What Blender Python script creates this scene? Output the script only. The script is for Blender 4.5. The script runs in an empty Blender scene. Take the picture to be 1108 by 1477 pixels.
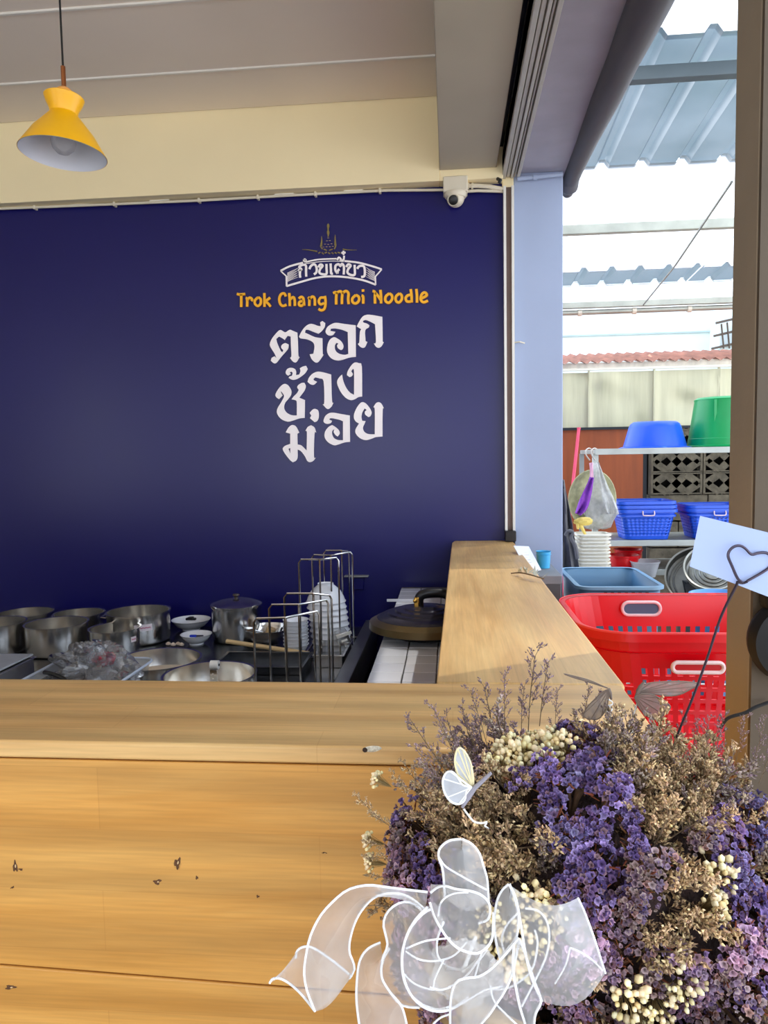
import bpy, bmesh, math, random
from mathutils import Vector, Matrix, geometry
random.seed(7)
C = bpy.context.scene.collection
PI = math.pi
def S(r, g, b):
    f = lambda v: (v/255/12.92) if v <= 10 else ((v/255+.055)/1.055)**2.4
    return (f(r), f(g), f(b), 1)

# ---------------------------------------------------------------- camera
F = 1060.0; EYE = Vector((0, 0, 1.5))
YAW, PITCH, ROLL = math.radians(5.2), math.radians(-4.3), math.radians(-1.0)
_f = Vector((-math.sin(YAW)*math.cos(PITCH), math.cos(YAW)*math.cos(PITCH), math.sin(PITCH)))
_r = Vector((math.cos(YAW), math.sin(YAW), 0)); _u = _r.cross(_f)
CR = _r*math.cos(ROLL)+_u*math.sin(ROLL); CU = _u*math.cos(ROLL)-_r*math.sin(ROLL)
cam = bpy.data.cameras.new('camera'); camo = bpy.data.objects.new('camera', cam); C.objects.link(camo)
camo.matrix_world = Matrix.Translation(EYE) @ Matrix((CR, CU, -_f)).transposed().to_4x4()
cam.sensor_fit = 'HORIZONTAL'; cam.sensor_width = 36; cam.lens = 36*F/1108; cam.clip_start = .05; cam.clip_end = 200
bpy.context.scene.camera = camo

# ---------------------------------------------------------------- sky, sun, exposure
W = bpy.data.worlds.new('world'); bpy.context.scene.world = W; W.use_nodes = True
nt = W.node_tree; bg = nt.nodes['Background']
tc = nt.nodes.new('ShaderNodeTexCoord'); sp = nt.nodes.new('ShaderNodeSeparateXYZ'); rp = nt.nodes.new('ShaderNodeValToRGB')
nt.links.new(tc.outputs['Generated'], sp.inputs[0]); nt.links.new(sp.outputs['Z'], rp.inputs[0]); nt.links.new(rp.outputs[0], bg.inputs[0])
rp.color_ramp.elements[0].position = .0; rp.color_ramp.elements[0].color = (.90, .93, 1.0, 1)
rp.color_ramp.elements[1].position = .7; rp.color_ramp.elements[1].color = (.50, .68, 1.0, 1)
bg.inputs[1].default_value = 1.5
sun = bpy.data.lights.new('sun', 'SUN'); sun.energy = 5.0; sun.angle = math.radians(.6); sun.color = (1, .95, .86)
suno = bpy.data.objects.new('sun', sun); C.objects.link(suno)
suno.rotation_euler = Vector((-.45, -.25, -1)).to_track_quat('-Z', 'Y').to_euler()
vs = bpy.context.scene.view_settings
vs.view_transform = 'Standard'; vs.look = 'None'; vs.gamma = 1; vs.use_curve_mapping = False; vs.exposure = 1.22
cy = bpy.context.scene.cycles
cy.max_bounces = 10; cy.diffuse_bounces = 6; cy.transparent_max_bounces = 24; cy.caustics_reflective = False; cy.caustics_refractive = False
cy.sample_clamp_indirect = 6

# ---------------------------------------------------------------- helpers
def at(px, py, ax, val):
    d = CR*((px-554)/F) - CU*((py-738.5)/F) + _f
    t = (val-EYE[ax])/d[ax]
    return EYE + d*t

def mat(name, col, rough=.5, metal=0.0, var=.10, scale=6.0, bump=.0, bscale=80.0, spec=.5, alpha=1.0, trans=0.0, coat=0.0, stretch=None, aniso=0, sheen=0, rvar=0, objrand=0, sss=0):
    m = bpy.data.materials.new(name); m.use_nodes = True; n = m.node_tree.nodes; l = m.node_tree.links
    b = n['Principled BSDF']; b.inputs['Roughness'].default_value = rough; b.inputs['Metallic'].default_value = metal
    b.inputs['Specular IOR Level'].default_value = spec; b.inputs['Coat Weight'].default_value = coat
    b.inputs['Transmission Weight'].default_value = trans; b.inputs['Alpha'].default_value = alpha
    b.inputs['Sheen Weight'].default_value = sheen
    t = n.new('ShaderNodeTexCoord'); mp = n.new('ShaderNodeMapping'); l.new(t.outputs['Object'], mp.inputs[0])
    if stretch: mp.inputs['Scale'].default_value = stretch
    no = n.new('ShaderNodeTexNoise'); no.inputs['Scale'].default_value = scale; no.inputs['Detail'].default_value = 5
    l.new(mp.outputs[0], no.inputs[0])
    r = n.new('ShaderNodeValToRGB'); r.color_ramp.elements[0].position = .3; r.color_ramp.elements[1].position = .7
    r.color_ramp.elements[0].color = tuple(c*(1-var) for c in col[:3])+(1,); r.color_ramp.elements[1].color = tuple(min(1, c*(1+var)) for c in col[:3])+(1,)
    l.new(no.outputs['Fac'], r.inputs[0])
    out = r.outputs[0]
    if objrand:
        oi = n.new('ShaderNodeObjectInfo'); hs = n.new('ShaderNodeHueSaturation')
        mr = n.new('ShaderNodeMapRange'); mr.inputs[3].default_value = 1-objrand; mr.inputs[4].default_value = 1+objrand
        l.new(oi.outputs['Random'], mr.inputs[0]); l.new(mr.outputs[0], hs.inputs['Value']); l.new(out, hs.inputs['Color']); out = hs.outputs[0]
    l.new(out, b.inputs['Base Color'])
    if rvar:
        mr = n.new('ShaderNodeMapRange'); mr.inputs[3].default_value = max(.02, rough-rvar); mr.inputs[4].default_value = rough+rvar
        l.new(no.outputs['Fac'], mr.inputs[0]); l.new(mr.outputs[0], b.inputs['Roughness'])
    if bump:
        n2 = n.new('ShaderNodeTexNoise'); n2.inputs['Scale'].default_value = bscale; n2.inputs['Detail'].default_value = 3
        l.new(mp.outputs[0], n2.inputs[0]); bp = n.new('ShaderNodeBump'); bp.inputs['Strength'].default_value = bump; bp.inputs['Distance'].default_value = .01
        l.new(n2.outputs['Fac'], bp.inputs['Height']); l.new(bp.outputs[0], b.inputs['Normal'])
    m['b'] = 1
    return m

class MB:
    def __init__(s): s.v = []; s.f = []; s.c = []; s.col = None
    def add(s, vs_, fs):
        o = len(s.v); s.v += [tuple(p) for p in vs_]; s.f += [tuple(i+o for i in f) for f in fs]
        if s.col is not None: s.c += [s.col]*len(vs_)
        return s
    def box(s, x0, x1, y0, y1, z0, z1):
        return s.add([(x0,y0,z0),(x1,y0,z0),(x1,y1,z0),(x0,y1,z0),(x0,y0,z1),(x1,y0,z1),(x1,y1,z1),(x0,y1,z1)],
                     [(0,3,2,1),(4,5,6,7),(0,1,5,4),(1,2,6,5),(2,3,7,6),(3,0,4,7)])
    def obox(s, a, b, w, h, up=(0,0,1)):
        a = Vector(a); b = Vector(b); d = (b-a).normalized(); up = Vector(up)
        if abs(d.dot(up)) > .98: up = Vector((0,1,0))
        x = d.cross(up).normalized()*w/2; z = x.cross(d).normalized()*h/2
        ps = [a-x-z, a+x-z, a+x+z, a-x+z, b-x-z, b+x-z, b+x+z, b-x+z]
        return s.add(ps, [(0,1,2,3),(7,6,5,4),(0,4,5,1),(1,5,6,2),(2,6,7,3),(3,7,4,0)])
    def tube(s, pts, r, n=8, closed=False, cap=True):
        pts = [Vector(p) for p in pts]; N = len(pts); rs = r if isinstance(r, (list, tuple)) else [r]*N
        o = len(s.v); prev = None
        for i, p in enumerate(pts):
            if closed: d = pts[(i+1) % N]-pts[i-1]
            else: d = pts[min(i+1, N-1)]-pts[max(i-1, 0)]
            if d.length < 1e-9: d = Vector((0,0,1))
            d.normalize()
            if prev is None: x = d.orthogonal().normalized()
            else:
                x = prev-d*prev.dot(d); x = x.normalized() if x.length > 1e-6 else d.orthogonal().normalized()
            prev = x; y = d.cross(x)
            for k in range(n):
                a = 2*PI*k/n; s.v.append(tuple(p+(x*math.cos(a)+y*math.sin(a))*rs[i]))
                if s.col is not None: s.c.append(s.col)
        for i in range(N if closed else N-1):
            j = (i+1) % N
            for k in range(n):
                s.f.append((o+i*n+k, o+i*n+(k+1) % n, o+j*n+(k+1) % n, o+j*n+k))
        if cap and not closed:
            s.f.append(tuple(o+k for k in range(n))[::-1]); s.f.append(tuple(o+(N-1)*n+k for k in range(n)))
        return s
    def lathe(s, prof, n=40, c=(0,0,0), M=None, fn=None):
        o = len(s.v); c = Vector(c)
        for j, (r, z) in enumerate(prof):
            for k in range(n):
                a = 2*PI*k/n; rr = r if fn is None else fn(r, z, a, j)
                p = Vector((rr*math.cos(a), rr*math.sin(a), z))
                if M is not None: p = M @ p
                s.v.append(tuple(p+c))
                if s.col is not None: s.c.append(s.col)
        for j in range(len(prof)-1):
            for k in range(n):
                s.f.append((o+j*n+k, o+j*n+(k+1) % n, o+(j+1)*n+(k+1) % n, o+(j+1)*n+k))
        return s
    def prism(s, poly, d, holes=()):
        """poly: list of 3D points (planar outline), extruded along d"""
        loops = [[Vector(p) for p in poly]]+[[Vector(p) for p in h] for h in holes]
        tris = geometry.tessellate_polygon(loops); flat = [p for l_ in loops for p in l_]; n = len(flat); d = Vector(d)
        fs = [tuple(t) for t in tris]+[tuple(i+n for i in t[::-1]) for t in tris]
        o = 0
        for l_ in loops:
            m_ = len(l_)
            for i in range(m_): fs.append((o+i, o+(i+1) % m_, n+o+(i+1) % m_, n+o+i))
            o += m_
        return s.add(flat+[p+d for p in flat], fs)
    def grid(s, rows):
        n = len(rows[0]); o = len(s.v)
        for r in rows:
            for p in r:
                s.v.append(tuple(p))
                if s.col is not None: s.c.append(s.col)
        for i in range(len(rows)-1):
            for k in range(n-1): s.f.append((o+i*n+k, o+i*n+k+1, o+(i+1)*n+k+1, o+(i+1)*n+k))
        return s
    def mesh(s, name, m, smooth=True, fixn=True, ang=35):
        me = bpy.data.meshes.new(name); me.from_pydata(s.v, [], s.f)
        if s.col is not None:
            ca = me.color_attributes.new('Col', 'FLOAT_COLOR', 'POINT')
            for i, c in enumerate(s.c): ca.data[i].color = c
        me.materials.append(m)
        if fixn:
            bm = bmesh.new(); bm.from_mesh(me); bmesh.ops.recalc_face_normals(bm, faces=bm.faces); bm.to_mesh(me); bm.free()
        if smooth:
            me.polygons.foreach_set('use_smooth', [True]*len(me.polygons))
            me.set_sharp_from_angle(angle=math.radians(ang))
        me.update()
        return me
    def obj(s, name, m, parent=None, smooth=True, bevel=0, fixn=True, loc=None, ang=35):
        o = bpy.data.objects.new(name, s.mesh(name, m, smooth, fixn, ang)); C.objects.link(o)
        if parent is not None: o.parent = parent
        if loc is not None: o.location = loc
        if bevel:
            b = o.modifiers.new('bevel', 'BEVEL'); b.width = bevel; b.segments = 2; b.limit_method = 'ANGLE'; b.angle_limit = math.radians(50)
        return o

def thing(name, label, cat, loc=(0,0,0), rz=0, group=None, kind=None):
    o = bpy.data.objects.new(name, None); o.empty_display_size = .05; C.objects.link(o); o.location = loc; o.rotation_euler = (0,0,rz)
    return tag(o, label, cat, group, kind)
def tag(o, label=None, cat=None, group=None, kind=None):
    if label: o['label'] = label
    if cat: o['category'] = cat
    if group: o['group'] = group
    if kind: o['kind'] = kind
    return o
def struct(o, label=None):
    o['kind'] = 'structure'
    if label: o['label'] = label
    return o
def dup(root, loc, label=None, rz=None, group=None):
    r = root.copy(); C.objects.link(r); r.location = loc
    if rz is not None: r.rotation_euler = (0,0,rz)
    if label: r['label'] = label
    if group: r['group'] = group
    for ch in list(root.children):
        c = ch.copy(); C.objects.link(c); c.parent = r
        for g in ch.children:
            d = g.copy(); C.objects.link(d); d.parent = c
    return r
def inst(name, me, parent, M):
    o = bpy.data.objects.new(name, me); C.objects.link(o); o.parent = parent; o.matrix_local = M; return o
def crom(pts, n=6, closed=False):
    P = [Vector(p) for p in pts]; out = []; N = len(P)
    for i in range(N if closed else N-1):
        p0 = P[i-1] if (closed or i > 0) else P[0]; p1 = P[i]; p2 = P[(i+1) % N]; p3 = P[(i+2) % N] if (closed or i+2 < N) else P[-1]
        for k in range(n):
            t = k/n; out.append(.5*((2*p1)+(p2-p0)*t+(2*p0-5*p1+4*p2-p3)*t*t+(3*p1-p0-3*p2+p3)*t**3))
    if not closed: out.append(P[-1])
    return out
def rrect(w, d, r, n=5):
    """rounded rectangle outline in xy, ccw"""
    out = []
    for cx, cy_, a0 in ((w/2-r, d/2-r, 0), (-w/2+r, d/2-r, 90), (-w/2+r, -d/2+r, 180), (w/2-r, -d/2+r, 270)):
        for k in range(n+1):
            a = math.radians(a0+90*k/n); out.append((cx+r*math.cos(a), cy_+r*math.sin(a)))
    return out

ORD = ['topmost','second','third','fourth','fifth','sixth','seventh','eighth','ninth','tenth','eleventh','twelfth','thirteenth','fourteenth','fifteenth','sixteenth','seventeenth','eighteenth','nineteenth','twentieth','twenty-first','twenty-second','twenty-third','twenty-fourth','twenty-fifth','twenty-sixth','twenty-seventh','twenty-eighth']
def nth(i): return ORD[i]+(' from the top' if i else '')
# ---------------------------------------------------------------- materials
def wood_mat(name, c1, c2, along, rough=.38, knots=()):
    """pale finger-jointed timber; along = axis index of the grain"""
    m = bpy.data.materials.new(name); m.use_nodes = True; n = m.node_tree.nodes; l = m.node_tree.links; b = n['Principled BSDF']
    t = n.new('ShaderNodeTexCoord'); mp = n.new('ShaderNodeMapping'); l.new(t.outputs['Object'], mp.inputs[0])
    sc = [9, 9, 9]; sc[along] = .7; mp.inputs['Scale'].default_value = sc
    wn = n.new('ShaderNodeTexNoise'); wn.inputs['Scale'].default_value = 1.6; wn.inputs['Detail'].default_value = 8; wn.inputs['Roughness'].default_value = .62; wn.inputs['Distortion'].default_value = .9
    l.new(mp.outputs[0], wn.inputs[0])
    r1 = n.new('ShaderNodeValToRGB'); r1.color_ramp.elements[0].position = .30; r1.color_ramp.elements[1].position = .68
    r1.color_ramp.elements[0].color = c2; r1.color_ramp.elements[1].color = c1; l.new(wn.outputs['Fac'], r1.inputs[0])
    # fine fibres
    mp2 = n.new('ShaderNodeMapping'); l.new(t.outputs['Object'], mp2.inputs[0]); sc2 = [220, 220, 220]; sc2[along] = 8; mp2.inputs['Scale'].default_value = sc2
    fn = n.new('ShaderNodeTexNoise'); fn.inputs['Scale'].default_value = 1; l.new(mp2.outputs[0], fn.inputs[0])
    mr = n.new('ShaderNodeMapRange'); mr.inputs[1].default_value = .3; mr.inputs[2].default_value = .7; mr.inputs[3].default_value = .90; mr.inputs[4].default_value = 1.06; l.new(fn.outputs['Fac'], mr.inputs[0])
    hs = n.new('ShaderNodeHueSaturation'); l.new(r1.outputs[0], hs.inputs['Color']); l.new(mr.outputs[0], hs.inputs['Value'])
    # cathedral grain
    mp3 = n.new('ShaderNodeMapping'); l.new(t.outputs['Object'], mp3.inputs[0]); sc3 = [7, 7, 7]; sc3[along] = 1.3; mp3.inputs['Scale'].default_value = sc3
    wv = n.new('ShaderNodeTexWave'); wv.wave_type = 'RINGS'; wv.inputs['Scale'].default_value = .9; wv.inputs['Distortion'].default_value = 7; wv.inputs['Detail'].default_value = 2; wv.inputs['Detail Scale'].default_value = .6
    l.new(mp3.outputs[0], wv.inputs[0])
    mr3 = n.new('ShaderNodeMapRange'); mr3.inputs[3].default_value = .86; mr3.inputs[4].default_value = 1.06; l.new(wv.outputs['Fac'], mr3.inputs[0])
    hs3 = n.new('ShaderNodeHueSaturation'); l.new(hs.outputs[0], hs3.inputs['Color']); l.new(mr3.outputs[0], hs3.inputs['Value'])
    # staves of slightly different tone, with butt joints
    sep = n.new('ShaderNodeSeparateXYZ'); l.new(t.outputs['Object'], sep.inputs[0]); cmb = n.new('ShaderNodeCombineXYZ')
    ax = 'XYZ'[along]; l.new(sep.outputs[ax], cmb.inputs[0])
    ad = n.new('ShaderNodeMath'); ad.operation = 'ADD'; oth = [a for a in 'XYZ' if a != ax]; l.new(sep.outputs[oth[0]], ad.inputs[0]); l.new(sep.outputs[oth[1]], ad.inputs[1]); l.new(ad.outputs[0], cmb.inputs[1])
    br = n.new('ShaderNodeTexBrick'); br.inputs['Scale'].default_value = 1; br.inputs['Brick Width'].default_value = .46; br.inputs['Row Height'].default_value = .083
    br.inputs['Mortar Size'].default_value = .0007; br.inputs['Color1'].default_value = (.90,.90,.90,1); br.inputs['Color2'].default_value = (1.0,1.0,1.0,1); br.inputs['Mortar'].default_value = (.84,.80,.76,1); br.offset = .37
    l.new(cmb.outputs[0], br.inputs['Vector'])
    mx = n.new('ShaderNodeMix'); mx.data_type = 'RGBA'; mx.blend_type = 'MULTIPLY'; mx.inputs[0].default_value = .75
    l.new(hs3.outputs[0], mx.inputs[6]); l.new(br.outputs[0], mx.inputs[7]); out = mx.outputs[2]
    for (kx, ky, kz, kr) in knots:
        vm = n.new('ShaderNodeVectorMath'); vm.operation = 'DISTANCE'; vm.inputs[1].default_value = (kx, ky, kz)
        kn_ = n.new('ShaderNodeTexNoise'); kn_.inputs['Scale'].default_value = 90; l.new(t.outputs['Object'], kn_.inputs[0])
        nn = n.new('ShaderNodeVectorMath'); nn.operation = 'MULTIPLY_ADD'; nn.inputs[1].default_value = (kr*3, kr*3, kr*5); l.new(kn_.outputs['Color'], nn.inputs[0])
        n3 = n.new('ShaderNodeVectorMath'); n3.operation = 'ADD'; l.new(t.outputs['Object'], n3.inputs[0]); n3.inputs[1].default_value = (-kr*1.5, -kr*1.5, -kr*2.5); l.new(n3.outputs[0], nn.inputs[2]); l.new(nn.outputs[0], vm.inputs[0])
        k1 = n.new('ShaderNodeMapRange'); k1.inputs[1].default_value = kr*.4; k1.inputs[2].default_value = kr*1.1; k1.inputs[3].default_value = .85; k1.inputs[4].default_value = 0; l.new(vm.outputs['Value'], k1.inputs[0])
        m2 = n.new('ShaderNodeMix'); m2.data_type = 'RGBA'; l.new(k1.outputs[0], m2.inputs[0]); l.new(out, m2.inputs[6]); m2.inputs[7].default_value = S(70,42,20); out = m2.outputs[2]
    l.new(out, b.inputs['Base Color'])
    rr = n.new('ShaderNodeMapRange'); rr.inputs[3].default_value = rough-.08; rr.inputs[4].default_value = rough+.14; l.new(wn.outputs['Fac'], rr.inputs[0]); l.new(rr.outputs[0], b.inputs['Roughness'])
    bp = n.new('ShaderNodeBump'); bp.inputs['Strength'].default_value = .12; bp.inputs['Distance'].default_value = .002; l.new(wn.outputs['Fac'], bp.inputs['Height']); l.new(bp.outputs[0], b.inputs['Normal'])
    return m
KN = [tuple(at(255,1250,1,.884))+(.005,), tuple(at(227,1272,1,.884))+(.005,), tuple(at(22,1252,1,.884))+(.006,), tuple(at(283,1267,1,.884))+(.0025,), tuple(at(372,1293,1,.884))+(.0025,), tuple(at(468,1230,1,.884))+(.002,)]
WC1, WC2 = S(226,184,118), S(196,146,74)
M_wood_top = wood_mat('varnished_wood_top_sky_pale', S(226,186,122), S(208,160,96), 0, .40)  # same wood as the front, painted paler for the sky reflected on it
M_wood_arm = wood_mat('varnished_wood_arm_sky_pale', S(226,188,126), S(204,158,96), 1, .38)  # reflected sky put into the colour here too, grain along the arm
M_wood_front = wood_mat('honey_varnished_wood_front', S(222,168,88), S(206,144,62), 0, .40, KN)
M_blue = mat('semi_gloss_navy_paint', S(12,10,90), .33, var=.06, scale=1.5, bump=.03, bscale=30, spec=.45, rvar=.05)
M_cream = mat('cream_paint', S(250,234,190), .7, var=.03, scale=2, bump=.03)
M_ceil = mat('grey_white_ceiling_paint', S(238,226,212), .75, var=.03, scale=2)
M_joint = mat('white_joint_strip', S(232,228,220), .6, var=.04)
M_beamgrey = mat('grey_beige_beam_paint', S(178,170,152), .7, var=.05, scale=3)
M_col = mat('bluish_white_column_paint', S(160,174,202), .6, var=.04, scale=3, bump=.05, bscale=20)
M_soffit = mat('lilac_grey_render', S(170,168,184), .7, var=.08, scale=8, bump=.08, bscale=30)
M_alu = mat('brushed_aluminium', S(190,186,178), .5, .3, var=.08, scale=30, stretch=(20,.6,20), bump=.06)
M_dark = mat('black_painted_steel', S(28,32,38), .5, .2, var=.2)
M_tube = mat('dark_grey_rolled_tarpaulin', S(84,82,88), .55, var=.12, scale=9, stretch=(1,.2,1), bump=.25, bscale=14)
M_pvc = mat('cream_pvc', S(222,214,194), .4, var=.05)
M_white = mat('white_plastic', S(232,230,222), .3, var=.03)
M_blackp = mat('black_plastic', S(18,18,20), .35, var=.2)
M_steel = mat('stainless_steel', S(228,226,222), .16, 1, var=.03, scale=5)
M_steel_in = mat('stainless_steel_brushed', S(236,232,224), .22, 1, var=.03, scale=4)
M_alpot = mat('polished_aluminium', S(215,215,214), .22, 1, var=.06, scale=8)
M_table = mat('scuffed_dark_steel_sheet', S(96,98,102), .22, .9, var=.18, scale=7, rvar=.08)
M_porc = mat('white_glazed_porcelain', S(236,238,242), .12, var=.02)
M_tile = mat('white_glazed_tile', S(222,224,230), .14, var=.05, scale=5, objrand=.04)
M_grout = mat('dark_grout', S(96,92,90), .85, var=.1)
M_lid = mat('charcoal_enamel', S(48,46,58), .25, .35, var=.15, scale=12)
M_bronze = mat('bronze_rim', S(120,104,72), .3, .8, var=.15)
M_gold = mat('brass', S(214,170,84), .25, 1, var=.06)
M_copper = mat('copper_tube', S(196,128,84), .3, 1, var=.08)
M_yellow = mat('yellow_lacquer', S(255,190,8), .35, var=.03, scale=4)
M_lampin = mat('white_enamel_lining', S(206,208,218), .3, var=.02)
M_cord = mat('black_cord', S(16,15,15), .6, var=.1)
M_pale_wood = mat('pale_rolling_pin_wood', S(220,190,140), .5, var=.12, scale=20, stretch=(1,12,12))
M_paper = mat('white_paper', S(236,238,246), .7, var=.03)
M_red = mat('glossy_red_plastic', S(226,6,22), .28, var=.05, scale=3, spec=.5)
M_redh = mat('pink_white_plastic', S(240,212,210), .3, var=.05)
M_bluep = mat('royal_blue_plastic', S(36,92,222), .33, var=.08, scale=5)
M_green = mat('green_plastic', S(0,158,84), .35, var=.08, scale=6)
M_bin = mat('slate_blue_plastic', S(88,128,156), .4, var=.06, scale=5)
M_sky = mat('sky_blue_plastic', S(60,170,222), .35, var=.05)
M_lblue = mat('light_blue_plastic', S(96,160,220), .35, var=.05)
M_offw = mat('off_white_plastic', S(232,226,208), .45, var=.05)
M_shelf = mat('weathered_steel_shelf', S(150,152,146), .45, .6, var=.2, scale=10, bump=.1)
M_pink = mat('pink_broom_plastic', S(244,84,116), .35, var=.06)
M_purple = mat('purple_cloth', S(134,62,172), .85, var=.15, scale=30, bump=.3, bscale=90)
M_greycloth = mat('grey_cloth', S(104,102,104), .9, var=.15, scale=15, bump=.3, bscale=60)
M_conc = mat('concrete_ground', S(150,146,138), .85, var=.15, scale=3, bump=.2, bscale=30)
M_floor = mat('grey_floor_tile', S(170,164,154), .35, var=.08, scale=3)
M_plaster = mat('white_plaster', S(214,210,200), .8, var=.05, scale=2)
M_label = mat('label_paper', S(238,224,226), .6, var=.04)
M_ink = mat('pink_marker_ink', S(190,90,120), .6, var=.2)
M_signw = mat('cream_white_sign_vinyl', S(255,246,246), .45, var=.03)
M_signo = mat('orange_sign_vinyl', S(255,184,18), .45, var=.04)
M_signoe = mat('dark_orange_outline', S(110,52,8), .5, var=.1)
M_signg = mat('dull_gold_print', S(132,116,60), .5, var=.15, scale=60)
M_signd = mat('dark_outline_print', S(22,16,40), .5, var=.1)

def see_through(name, col, fac, rough=.2, var=.1, scale=10, gloss=.15, translucent=.5):
    """thin translucent film / organza: mixes a clear part, a diffuse+translucent part and a gloss"""
    m = bpy.data.materials.new(name); m.use_nodes = True; n = m.node_tree.nodes; l = m.node_tree.links
    for x in list(n): n.remove(x)
    o = n.new('ShaderNodeOutputMaterial'); t = n.new('ShaderNodeTexCoord'); no = n.new('ShaderNodeTexNoise'); no.inputs['Scale'].default_value = scale; no.inputs['Detail'].default_value = 4
    l.new(t.outputs['Object'], no.inputs[0])
    mr = n.new('ShaderNodeMapRange'); mr.inputs[1].default_value = .3; mr.inputs[2].default_value = .7; mr.inputs[3].default_value = max(0, fac-var); mr.inputs[4].default_value = min(1, fac+var); l.new(no.outputs['Fac'], mr.inputs[0])
    tr = n.new('ShaderNodeBsdfTransparent'); df = n.new('ShaderNodeBsdfDiffuse'); tl = n.new('ShaderNodeBsdfTranslucent'); gl = n.new('ShaderNodeBsdfGlossy')
    for x in (df, tl): x.inputs[0].default_value = col
    gl.inputs['Roughness'].default_value = rough
    a = n.new('ShaderNodeMixShader'); a.inputs[0].default_value = translucent; l.new(df.outputs[0], a.inputs[1]); l.new(tl.outputs[0], a.inputs[2])
    b = n.new('ShaderNodeMixShader'); l.new(mr.outputs[0], b.inputs[0]); l.new(tr.outputs[0], b.inputs[1]); l.new(a.outputs[0], b.inputs[2])
    fr = n.new('ShaderNodeFresnel'); fr.inputs[0].default_value = 1.45; mu = n.new('ShaderNodeMath'); mu.operation = 'MULTIPLY'; mu.inputs[1].default_value = gloss*6; mu.use_clamp = True; l.new(fr.outputs[0], mu.inputs[0])
    c = n.new('ShaderNodeMixShader'); l.new(mu.outputs[0], c.inputs[0]); l.new(b.outputs[0], c.inputs[1]); l.new(gl.outputs[0], c.inputs[2])
    l.new(c.outputs[0], o.inputs[0]); return m
M_organza = see_through('white_organza', (.84,.84,.83,1), .36, .5, .06, 25, .02, .4)
M_wire_edge = mat('white_wired_edge', S(244,246,248), .5, var=.03)
M_film = see_through('clear_plastic_film', (.9,.9,.92,1), .25, .12, .15, 60, .35, .4)
M_bagfilm = see_through('milky_plastic_bag', (.88,.88,.84,1), .50, .3, .15, 40, .12, .4)
M_clearbox = see_through('frosted_clear_plastic', (.88,.92,.97,1), .62, .25, .05, 10, .12, .4)
M_roof_clear = see_through('milky_translucent_roof_sheet', (.52,.55,.57,1), .88, .3, .06, 3, .03, .93)
M_roof_shade = see_through('roof_sheet_shadow_tint', (.062,.088,.105,1), .97, .3, .04, 3, .03, .85)  # the building's shadow on the roof, put into a darker sheet colour
M_wing = see_through('smoky_butterfly_film', (.42,.36,.32,1), .55, .4, .15, 60, .05, .4)
M_wing_w = see_through('pearl_butterfly_film', (.75,.78,.82,1), .7, .3, .1, 90, .1, .3)
M_glass = see_through('clear_lamp_glass', (.9,.9,.95,1), .22, .05, .03, 5, .07, .3)

# ================================================================ THE SETTING
Yw = 3.12; ZB = 2.60; ZC = 2.93
o = struct(MB().box(-4.2, 6, -6, 14, -.1, 0).obj('floor', M_conc, smooth=False), 'pale concrete floor and yard')
o = struct(MB().box(-4.0, .26, Yw, Yw+.2, 0, ZC+.3).obj('wall_back', M_blue, smooth=False), 'navy blue painted back wall behind the kitchen')
o = struct(MB().box(-4.2, -4.0, .7, Yw+.2, 0, ZC+.3).box(-4.2, -4.0, -1.2, .7, 0, ZC+.3).box(-4.2, -4.0, -3, -1.2, 2.5, ZC+.3).obj('wall_left', M_plaster, smooth=False))  # unseen wall; opening at the street end added to light the pots
# wall behind the camera, with its open shopfront
o = struct(MB().box(-4.0, -2.6, -3.2, -3.0, 0, ZC+.3).box(-4.0, .55, -3.2, -3.0, 2.5, ZC+.3).obj('wall_front', M_plaster, smooth=False))
o = struct(MB().box(-4.0, -.03, 3.05, Yw, ZB, ZC).box(-.03, .222, 3.052, Yw, ZB, ZC).box(.222, .268, 3.106, Yw, 2.566, ZC).obj('trim_1', M_cream, smooth=False, bevel=.003), 'cream painted beam along the top of the blue wall')
ceil = struct(MB().box(-4.2, .50, -3.2, 3.33, ZC+.012, ZC+.16).obj('ceiling', M_ceil, smooth=False))
ys = [3.05-.0]
yy = [3.05, 2.745, 2.332, 1.92, 1.507, 1.094, .68, .27, -.15, -.57, -.99, -1.41, -1.83, -2.25, -2.67, -3.0]
for a, b in zip(yy[:-1], yy[1:]):
    MB().box(-4.0, -.03, b+.004, a-.004, ZC-.004, ZC+.012).obj('ceiling_panel', M_ceil, ceil, smooth=False)
    MB().box(-4.0, -.03, b-.006, b+.006, ZC-.010, ZC+.012).obj('joint_strip', M_joint, ceil, smooth=False, bevel=.002)
# storey above (keeps the sky out)
struct(MB().box(-4.2, .50, -3.2, 3.33, ZC+.16, 6.2).obj('wall_upper', M_plaster, smooth=False), 'upper storey wall above the shop')
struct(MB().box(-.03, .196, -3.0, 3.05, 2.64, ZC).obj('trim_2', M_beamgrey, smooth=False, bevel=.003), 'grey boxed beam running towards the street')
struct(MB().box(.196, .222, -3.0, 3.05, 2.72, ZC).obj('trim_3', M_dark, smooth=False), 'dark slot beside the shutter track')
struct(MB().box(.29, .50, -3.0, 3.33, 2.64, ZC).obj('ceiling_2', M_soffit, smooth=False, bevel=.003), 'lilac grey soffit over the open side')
rail = thing('shutter_track', 'grooved aluminium shutter track running along the soffit towards the column', 'track', (.255, 0, 2.6))
for i, (a, b, h) in enumerate(((-.035,-.020,.012),(-.016,-.004,.018),(.000,.010,.014),(.014,.020,.018),(.024,.037,.012))):
    MB().box(a, b, -3.0, 3.10, h, .09).obj('track_rib', M_alu, rail, smooth=False, bevel=.0015)
MB().box(-.035, .037, -3.0, 3.10, .03, .09).obj('track_channel', M_alu, rail, smooth=False)
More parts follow.
